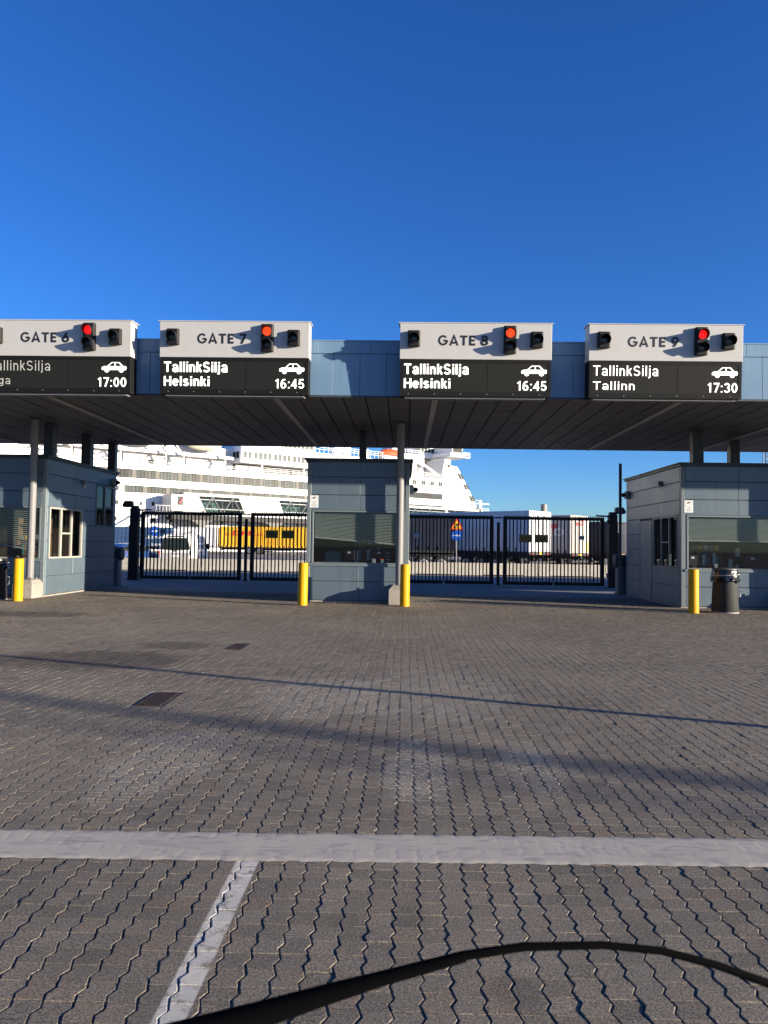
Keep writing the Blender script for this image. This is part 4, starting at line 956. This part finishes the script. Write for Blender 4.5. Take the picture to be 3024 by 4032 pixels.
# ------------------------------------------------------------------ boarding bridge and ship
HD = R(40.5); SP = Vector((-47.9, 130, 0)); LAT = Vector((-math.sin(HD), math.cos(HD), 0))
def gangway():
    t = thing('boarding_bridge', 'long cream and glass boarding bridge on grey piers before the ship', 'gangway', SP - LAT * 4.5 + Vector((math.cos(HD), math.sin(HD), 0)) * 3.05 - Vector((0, 0, .1)), HD); t.scale = (1.063,) * 3
    u0, u1, zb, zt = 5.2, 74.0, 6.35, 9.2; D = 3.2
    MB().box(u0, u1, -.15, D + .15, zt + .02, zt + .42).build('roof', cream, t, bevel=.03); MB().box(u0 - .15, u1, -.3, D + .3, zt + .42, zt + .50).build('roof_edge', steelg, t)
    MB().box(u0, u1, -.1, D + .1, zb - .25, zb).build('floor_beam', steelg, t); MB().box(u0, u1, -.02, .0, zb, zb + .25).build('skirting', cream, t)
    MB().box(u0 + .1, u1, D - .05, D, zb, zt).build('far_glazing', glassg, t)
    # cream clad bays with slanted ends, glass bays with trusses between
    per = 17.3; u = u0; k = 0
    segs = [(5.25, 5.25, 7.9, 9.3), (15.3, 16.6, 23.2, 24.5), (32.5, 33.8, 40.5, 41.8), (64.0, 64.0, 64.5, 64.5)]
    for a0, a1, b0, b1 in segs:
        m = MB().prism([(a1, zb), (b1, zb), (b0, zt), (a0, zt)], 'y', -.06, .04); c = m.build('cream_panel', cream, t)
        j = MB()
        for x in np.arange(a1 + .9, b0, 1.1): j.box(x - .015, x + .015, -.068, -.061, zb + .05, zt - .05)
        j.build('panel_joint', shipg, c)
    bays = [(7.9, 16.6), (23.2, 33.8), (40.5, 64.2), (64.4, 74.0)]
    for a, b_ in bays:
        gl = MB().box(a + .3, b_ - .3, -.01, .01, zb, zt).build('glazing', glassg, t)
        n = max(2, int(round((b_ - a) / 2.1)))
        for i in range(n):
            x = a + .6 + (b_ - a - 1.2) * i / n; x2 = a + .6 + (b_ - a - 1.2) * (i + 1) / n
            MB().bar((x, -.08, zb if i % 2 == 0 else zt), (x2, -.08, zt if i % 2 == 0 else zb), .14).build('truss_diagonal', steelg, gl)
            MB().bar((x2, -.03, zb), (x2, -.03, zt), .06).build('mullion', steelg, gl)
        for z in (zt - .55, zb + .8): MB().box(a, b_, -.03, -.012, z, z + .1).build('handrail', steelg, gl)
    # end cab with red awning
    e = MB().box(3.0, u0, -.3, D + .2, 6.6, 9.35).build('end_cab', vang, t, bevel=.05)
    MB().box(3.25, 4.0, -.33, -.301, 6.9, 8.9).build('cab_door', steelg, e); MB().box(4.1, 5.0, -.33, -.301, 7.6, 9.0).build('cab_window', shipd, e)
    MB().prism([(4.1, 7.9), (4.9, 8.9), (5.0, 8.9), (4.5, 7.8)], 'y', -.5, -.34).build('red_awning', mat('awning', (.25, .06, .07), .7), e)
    for i in range(6): MB().bar((3.2 - i * .55, -.6, 6.4), (3.2 - i * .55, -.6, 7.4), .05).build('rail_post', whitep, e)
    MB().bar((.3, -.6, 7.4), (3.3, -.6, 7.4), .05).build('hand_rail', whitep, e); MB().box(.2, 3.3, -.7, .8, 6.3, 6.42).build('landing', steelg, e)
    for a, b_ in (((.3, -.5, 6.3), (-6.5, -.5, 2.2)), ((.3, .6, 6.3), (-6.5, .6, 2.2))): MB().bar(a, b_, .12).build('stair_stringer', steelg, t)
    for i in range(14): x = .3 - 6.8 * i / 13; z = 6.3 - 4.1 * i / 13; MB().bar((x, -.5, z), (x, -.5, z + 1.0), .04).build('stair_post', steelg, t)
    MB().bar((.3, -.5, 7.3), (-6.5, -.5, 3.2), .05).build('stair_rail', steelg, t)
    for i in range(7): x = -1 - i * .9; MB().bar((x, -.5, .1), (x - .9, -.5, 5.6 - i * .55), .06).build('stair_brace', steelg, t)
    # girder and piers
    MB().box(3.5, u1, .3, .6, 5.25, 6.05).build('girder', chas, t); MB().box(3.5, u1, D - .6, D - .3, 5.25, 6.05).build('girder', chas, t)
    for x in (8.7, 22.6, 37, 52, 67):
        p = MB().box(x - .55, x + .55, .2, D - .2, 0, 4.4).prism([(x - .55, 4.4), (x + .55, 4.4), (x + 1.9, 5.25), (x - 1.9, 5.25)], 'y', .2, D - .2).build('pier', mat('pier_grey', (.16, .155, .145), .8, var=.2), t)
gangway()

def ship():
    t = thing('ferry', 'large white passenger ferry moored behind the gates, bow to the right', 'ship', SP, HD)
    B = 27.0; U0, U1 = -62.0, 77.0
    def bx(name, m, *a, parent=None, bevel=0): return MB().box(*a).build(name, m, parent or t, bevel=bevel)
    # hull with raked bow; side deck levels
    side = [(U0, 0), (98, 0), (93, 5.5), (88.3, 8.0), (U0, 8.0)]
    MB().prism(side, 'y', .0, B).build('lower_hull', shipw, t)
    bx('upper_hull', shipw, U0, 80, .02, B, 8.0, 10.0)
    bx('deck_band', shipw, U0, 66, -.10, B, 11.2, 12.48); bx('deck_band', shipw, U0, 66, -.10, B, 14.0, 15.1)
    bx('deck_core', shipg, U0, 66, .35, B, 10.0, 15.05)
    for z0, z1, a, b_ in ((10.03, 11.17, -.15, 58.), (12.52, 13.96, -14.6, 41.)):
        per = 4.15; k0 = math.floor((a) / per); x = a
        h = z1 - z0
        pn = MB().box(.03, .62, 0, .06, .08, h - .08).mesh('window'); 
        pa = pn; pa.materials.append(shipd); pb = pn.copy(); pb.materials.clear(); pb.materials.append(shipt)
        while x < b_:
            bx('window_backing', darkgap, x, x + 3.3, .18, .34, z0, z1)
            for i in range(5): obj('window', random.choice((pa, pb, pa)), t, (x + .02 + i * .65, .10 + random.uniform(0, .01), z0), (0, 0, random.uniform(-.03, .03)))
            bx('grey_panel', shipg, x + 3.32, x + per - .02, .10, .34, z0, z1); x += per
        bx('plain_plate', shipw if z0 < 11 else shipg, U0, a - .02, .06, .34, z0, z1)
        if b_ < 60: bx('plain_plate', shipg, x, 66, .08, .34, z0, z1)
        else: bx('plain_plate', shipg, x, 66, .08, .34, z0, z1)
    # square ports
    port = MB().box(-.24, .24, -.02, .05, -.36, .36).mesh('porthole', bevel=.03); port.materials.append(shipd)
    for i in range(-12, 38): obj('porthole', port, t, (.7 + i * 2.15, .0, 8.2))
    for i in range(-4, 24): obj('porthole', port, t, (1.8 + i * 3.3, .0, 5.4))
    for u, z in ((-1.3, 10.6), (-3.6, 10.6), (-1.3, 8.2)): obj('porthole', port, t, (u, .02, z))
    blu = mat('hull_blue', (.04, .16, .42), .5, var=.1)
    for a, b_ in ((19.5, 24.5), (27, 28.6), (32, 33), (37, 38.2), (40, 42)): bx('blue_hull_mark', blu, a, b_, -.03, -.002, 3.7, 4.9)
    # open boat deck with davits, bulkhead behind
    bx('boat_deck', shipw, U0, 66, .3, B, 15.1, 15.2); bx('bulkhead', shipw, U0, 66, 3.2, B - 3, 15.2, 19.5)
    r = MB()
    for z in (15.5,): r.box(U0, 21, .12, .17, z, z + .04)
    for x in np.arange(-20, 21, 1.0): r.box(x, x + .04, .12, .17, 15.1, 15.5)
    r.build('deck_railing', shipw, t)
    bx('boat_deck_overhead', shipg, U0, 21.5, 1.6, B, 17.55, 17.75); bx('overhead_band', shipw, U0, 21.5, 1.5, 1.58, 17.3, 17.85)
    for u in (-12, -9, -.8, 7.3, 10.7, 18.9):
        MB().tube([(u, .35, 15.1), (u, .35, 17.1), (u - 1.4, .6, 18.9), (u - 1.4, 1.8, 19.6)], .17, 6).build('davit', shipw, t); MB().tube([(u + .28, .3, 15.3), (u + .28, .3, 17.0), (u - 1.0, .6, 18.7)], .13, 6).build('davit_track', mat('davit_dark', (.03, .02, .02), .6), t)
        MB().bar((u - .4, .6, 17.3), (u - 3.2, .9, 16.7), .14).build('davit_arm', mat('davit_grey', (.10, .10, .095), .6), t); MB().bar((u - 3.2, .9, 16.7), (u - 3.9, .9, 15.6), .12).build('davit_arm', mat('davit_grey', (.10, .10, .095), .6), t)
        MB().box(u - 3.0, u - 1.9, .7, 1.6, 15.2, 16.0).build('winch', steelg if u != 7.3 else chas, t, bevel=.2)
    for a, b_ in ((-9.0, -2.2), (.2, 6.6), (11.2, 18.4)):    # lifeboat hulls hanging above
        n = 14; secs = []
        for i in range(n + 1):
            f = i / n; wd = 1.5 * (max(.02, math.sin(math.pi * f)) ** .45); secs.append((a + (b_ - a) * f, wd))
        v = []; k = 9
        for (x, wd) in secs:
            for j in range(k): q = math.pi * j / (k - 1); v.append((x, 1.1 - wd * .9 * math.cos(q) , 19.9 - 1.45 * (wd / 1.5) ** .7 * math.sin(q)))
        f_ = [(i * k + j, i * k + j + 1, (i + 1) * k + j + 1, (i + 1) * k + j) for i in range(n) for j in range(k - 1)]
        MB().add(v, f_).build('lifeboat_hull', mat('boat_cream', (.62, .55, .42), .5, var=.08, streak=.3), t, smooth=True)
        bx('lifeboat_canopy', shipw, a + .5, b_ - .5, .1, 2.2, 19.9, 21.0, bevel=.3)
    # overhanging deckhouse
    hL = 22.0; hR = 38.4
    MB().prism([(hL, 16.85), (66, 16.85), (66, 20.2), (hR + .6, 20.2), (hR, 22.6), (hL + 4, 22.6), (hL + 2, 20.2), (hL, 20.2)], 'y', .05, B - .05).build('deckhouse', shipw, t)
    wm = MB().box(0, .78, -.03, .10, 0, 1.28).mesh('window'); wm.materials.append(shipt); wd_ = wm.copy(); wd_.materials.clear(); wd_.materials.append(shipd)
    x = 22.5; i = 0
    while x < 64: obj('window', wm if i < 10 or random.random() < .4 else wd_, t, (x, .06, 17.76)); i += 1; x += 1.02 if i % 4 != 2 else 1.3
    x = 30.5
    while x < 38: obj('window', wd_, t, (x, .06, 20.6)); x += 1.0
    for y in (.8, 2.2, 3.6, 5.0): MB().box(hL - .03, hL + .05, y, y + 1.2, 17.76, 19.05).build('window', shipd, t)
    for x in (26.6, 36.2, 45, 54): bx('deck_post', shipw, x, x + .3, .3, .55, 15.1, 16.9)
    r = MB()
    for z in (15.5, 15.85, 16.2): r.box(21, 66, .14, .19, z, z + .05)
    for x in np.arange(21, 66, 1.4): r.box(x, x + .05, .14, .19, 15.1, 16.2)
    r.build('deck_railing', shipw, t)
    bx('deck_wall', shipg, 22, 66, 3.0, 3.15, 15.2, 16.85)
    for x, c in ((21.5, 2.0), (24.2, 2.0)):
        for k in range(3): MB().tube([(x + k * .75, .7, 15.75), (x + k * .75 + .65, .7, 15.75)], .42, 12).build('raft_canister', shipw, t, smooth=True)
    # upper works behind the middle booth
    r = MB()
    for z in (21.0, 21.4, 21.8): r.box(39, 62, .4, .46, z, z + .06)
    for x in np.arange(39, 62, 1.1): r.box(x, x + .06, .4, .46, 20.2, 21.85)
    r.build('top_railing', shipw, t)
    for x in (44, 46.6, 51.4): bx('vent_box', shipw, x, x + 1.7, .6, 2.5, 20.2, 22.2, bevel=.1)
    fn = MB().prism([(66, 20.2), (76, 20.2), (74.5, 30), (67.5, 30)], 'y', 9, 13).build('funnel', shipw, t)
    bx('funnel_mark', blu, 68, 74, 8.9, 8.99, 22.5, 25, parent=fn)
    n = 12; k = 9; v = []
    for i in range(n + 1):
        f = i / n; wd = 1.6 * (max(.02, math.sin(math.pi * f)) ** .5)
        for j in range(k): q = math.pi * j / (k - 1); v.append((56.4 + 6.6 * f, 1.2 - wd * math.cos(q), 21.3 + 1.6 * (wd / 1.6) ** .6 * math.sin(q)))
    lb = MB().add(v, [(i * k + j, i * k + j + 1, (i + 1) * k + j + 1, (i + 1) * k + j) for i in range(n) for j in range(k - 1)]).build('lifeboat', orange, t, smooth=True)
    bx('lifeboat_lower', shipw, 56.8, 62.6, .1, 2.4, 20.5, 21.3, parent=lb, bevel=.2)
    # forward part right of the middle booth
    MB().prism([(62, 10.0), (86.2, 10.0), (83.9, 13.6), (81.9, 16.3), (80.1, 18.7), (78.9, 20.3), (76.7, 20.4), (76.7, 21.7), (74.8, 21.7), (73.9, 17.15), (62, 17.15)], 'y', -.12, B + .1).build('forward_side', shipw, t)
    MB().prism([(80, 8.0), (88.4, 8.0), (86.3, 9.98), (80, 9.98)], 'y', -.1, B).build('forward_side', shipw, t)
    # window bands wrapped round the raked front, one per deck
    for (ua, za, ub, zb) in ((78.75, 18.75, 80.35, 17.45), (80.75, 16.3, 82.1, 15.1), (82.7, 13.65, 84.1, 12.35), (84.8, 11.0, 86.3, 9.95)):
        g_ = MB().prism([(ua, za), (ua + 1.45, za), (ub + 1.0, zb), (ub - .55, zb)], 'y', -.16, B).build('front_window_band', shipd, t)
        MB().prism([(ua + .75, za - .02), (ua + .80, za - .02), (ub + .30, zb), (ub + .25, zb)], 'y', -.18, -.162).build('window_bar', shipw, g_)
    sq = MB().box(0, .50, -.18, -.11, -.5, .5).mesh('window'); sq.materials.append(shipd)
    for u in (65.6, 68.3, 70.9, 73.5): obj('window', sq, t, (u - .55, 0, 15.85)); obj('window', sq, t, (u + .08, 0, 15.85))
    for z0, z1, a, b_ in ((12.25, 13.6, 62, 74.3), (9.9, 10.85, 62, 74.3)):
        bx('dark_strip', darkgap, a, b_, -.14, -.13, z0, z1); n = 18; pw = (b_ - a) / n
        pn = MB().box(.05, pw - .05, -.2, -.145, .06, z1 - z0 - .06).mesh('window'); pn.materials.append(shipd); p2 = MB().box(.05, pw - .05, -.2, -.145, .06, z1 - z0 - .06).mesh('window'); p2.materials.append(shipt)
        for i in range(n): obj('window', p2 if i > 12 else pn, t, (a + i * pw, 0, z0))
    bx('rubbing_strake', vang, 62, 81, -.16, -.121, 14.63, 14.69)
    r = MB()
    for z in (17.5, 17.85, 18.2): r.box(62, 73.8, 0, .06, z, z + .06)
    for x in np.arange(62, 73.8, 1.2): r.box(x, x + .06, 0, .06, 17.15, 18.25)
    r.build('deck_railing', shipw, t)
    bx('forward_house', shipw, 62, 69.6, 3.5, 6.5, 17.15, 22.3); bx('forward_house_upper', shipw, 62, 70.6, 2.4, 6.0, 20.4, 22.5)
    for x in (64.8, 66.9, 69.0):
        for k in range(5): MB().tube([(x, 2.3, 17.7 + k * .82), (x + 1.25, 2.3, 17.7 + k * .82)], .38, 10).build('raft_canister', shipw, t, smooth=True)
        bx('raft_rack', vang, x - .25, x - .08, 2.2, 2.9, 17.2, 21.6)
    MB().bar((68.3, 1.0, 20.6), (73.2, 1.0, 18.3), .42).build('crane_boom', shipw, t); MB().bar((64, 1.2, 19.6), (67.5, 1.2, 20.6), .35).build('crane_boom', shipw, t)
    bx('inner_house', vang, 70, 76, 6, 9, 17.15, 22.2); bx('tower_window', shipd, 75.6, 76.5, -.16, -.121, 19.95, 20.6)
    # bridge with wing
    MB().prism([(70.2, 22.3), (78.6, 22.3), (79.6, 23.4), (79.0, 24.9), (70.2, 24.9)], 'y', 4.0, 8.0).build('bridge', shipw, t)
    wg = MB().prism([(74.6, 22.35), (78.9, 22.35), (79.4, 23.2), (74.6, 23.2)], 'y', -2.2, 5).build('bridge_wing', shipw, t)
    MB().prism([(75.4, 23.2), (78.3, 23.2), (79.0, 24.7), (75.2, 24.7)], 'y', -2.0, 5).build('wing_cab', shipw, wg)
    for a, b_ in ((75.6, 76.9), (77.0, 78.4)): MB().prism([(a, 23.35), (b_, 23.35), (b_ + .2, 24.5), (a, 24.5)], 'y', -2.04, -2.005).build('wing_window', shipd, wg)
    for i in range(6): MB().prism([(69.0 + i * 1.05, 23.5), (69.85 + i * 1.05, 23.5), (69.85 + i * 1.05, 24.5), (69.0 + i * 1.05, 24.5)], 'y', 3.93, 3.99).build('bridge_window', shipt, t)
    r = MB()
    for z in (23.4, 23.8, 24.1): r.box(78.4, 81.0, -2.2, -2.15, z - .6, z - .54); r.box(80.95, 81.0, -2.2, 4, z - .6, z - .54)
    for x in np.arange(78.6, 81.1, .6): r.box(x, x + .06, -2.2, -2.14, 22.4, 23.55)
    r.build('wing_railing', shipw, t); bx('wing_deck', shipw, 74.6, 81.0, -2.2, 4, 22.28, 22.40)
    r = MB()
    for z in (23.0, 23.4): r.box(60, 70, 2.5, 2.56, z, z + .06)
    for x in np.arange(60, 70, 1.0): r.box(x, x + .06, 2.5, 2.56, 22.5, 23.45)
    r.build('top_railing', shipw, t)
    # name in its frame
    fr = MB().box(76.9, 81.4, -.2, -.13, 11.05, 11.17).box(76.88, 77.0, -.2, -.13, 9.2, 11.05).box(81.3, 81.42, -.2, -.13, 9.2, 11.05).build('name_frame', mat('name_grey', (.045, .045, .045), .6), t)
    text_part('Isabelle', t, mat('name_grey', (.045, .045, .045), .6), 77.15, 81.15, 9.95, 10.85, -.15, 'name_lettering', bold=.0)
    # foredeck gear beyond the raked front
    MB().tube([(87.6, 1, 8.0), (87.6, 1, 12.7)], .16, 8).build('portal_leg', shipw, t); MB().tube([(84.0, 1, 8.0), (84.0, 1, 12.75), (88.2, 1, 12.75), (88.4, 1, 8.0)], .2, 8).build('portal_frame', shipw, t)
    MB().tube([(90, 3, 6), (90, 3, 12.0)], .12, 8).build('radar_mast', shipw, t); bx('radar_scanner', steelg, 86.8, 93.2, 2.9, 3.1, 12.0, 12.35); bx('radar_platform', shipw, 88.8, 92, 2, 4, 9.6, 9.75)
    r = MB()
    for z in (10.1, 10.5, 10.9): r.box(88.8, 92, 1.95, 2.0, z, z + .06)
    for x in (88.8, 89.8, 90.9, 91.95): r.box(x, x + .06, 1.95, 2.0, 9.7, 10.95)
    r.build('platform_railing', shipw, t)
ship()

# ------------------------------------------------------------------ masts: one far in view, three out of frame that throw the long shadows
def mast(x, y, h, r, label, arm=True):
    t = thing('lamp_mast', label, 'lamp post', (x, y, 0), group='lamp masts round the yard')
    MB().tube([(0, 0, 0), (0, 0, h)], [r, r * .75], 14).build('shaft', galv, t, smooth=True); MB().box(-r * 2, r * 2, -r * 2, r * 2, 0, .03).build('base_plate', galv, t)
    if arm:
        for s in (-1, 1): MB().bar((0, 0, h - .1), (s * 1.2, 0, h + .1), .08).build('arm', galv, t); MB().box(s * 1.2 - .35, s * 1.2 + .35, -.15, .15, h + .02, h + .14).build('lamp_head', steelg, t)
sx, sy = .9356, -.353
mast(3.33 + sx * 9, 7.17 + sy * 9, 6.0, .065, 'slim galvanised pole to the right of the yard', False)
mast(2.48 + sx * 52, 5.35 + sy * 52, 16, .14, 'tall double-arm lamp mast far to the right of the yard')
mast(2.6 + sx * 60, 4.65 + sy * 60, 16, .08, 'second tall double-arm lamp mast far to the right of the yard')
t = thing('lattice_mast', 'faint steel lattice mast far behind the right booth', 'mast', (88.5, 190, 0))
for a in (-1, 1):
    for b_ in (-1, 1): MB().bar((a * .9, b_ * .9, 0), (a * .6, b_ * .6, 36), .22).build('leg', steelg, t)
m = MB()
for i in range(18): m.bar((-.9, -.9, i * 2), (.9, -.9, i * 2 + 2), .12); m.bar((.9, -.9, i * 2), (-.9, -.9, i * 2 + 2), .12)
m.build('bracing', steelg, t)

# ------------------------------------------------------------------ windscreen wiper of the vehicle the picture is taken from
t = thing('windscreen_wiper', 'black windscreen wiper curving across the bottom of the view', 'wiper', (-.52, .74, 1.02))
def wl(p): return (p[0] + .52, p[1] - .74, p[2] - 1.02)
arm = [(-.52, .74, 1.02), (-.36, .775, 1.06), (-.24, .79, 1.094), (-.13, .80, 1.124), (-.07, .80, 1.144), (-.015, .80, 1.161), (.067, .80, 1.185)]
MB().tube([wl(p) for p in arm], [.022, .020, .017, .0122, .0095, .0072, .0055], 14).build('arm', rubber, t, smooth=True)
bl = [(-.06, .803, 1.142), (-.015, .803, 1.159), (.067, .803, 1.184), (.126, .803, 1.1945), (.207, .803, 1.1985), (.265, .803, 1.1945), (.32, .803, 1.182), (.37, .803, 1.166), (.46, .803, 1.128), (.56, .80, 1.075)]
MB().tube([wl(p) for p in bl], [.003, .005, .0048, .0043, .0038, .0038, .0040, .0042, .004, .003], 10).build('blade', rubber, t, smooth=True)
MB().lathe([(.035, -.04), (.035, .02), (.02, .03)], 0, 0, 16).build('spindle', rubber, t, smooth=True)
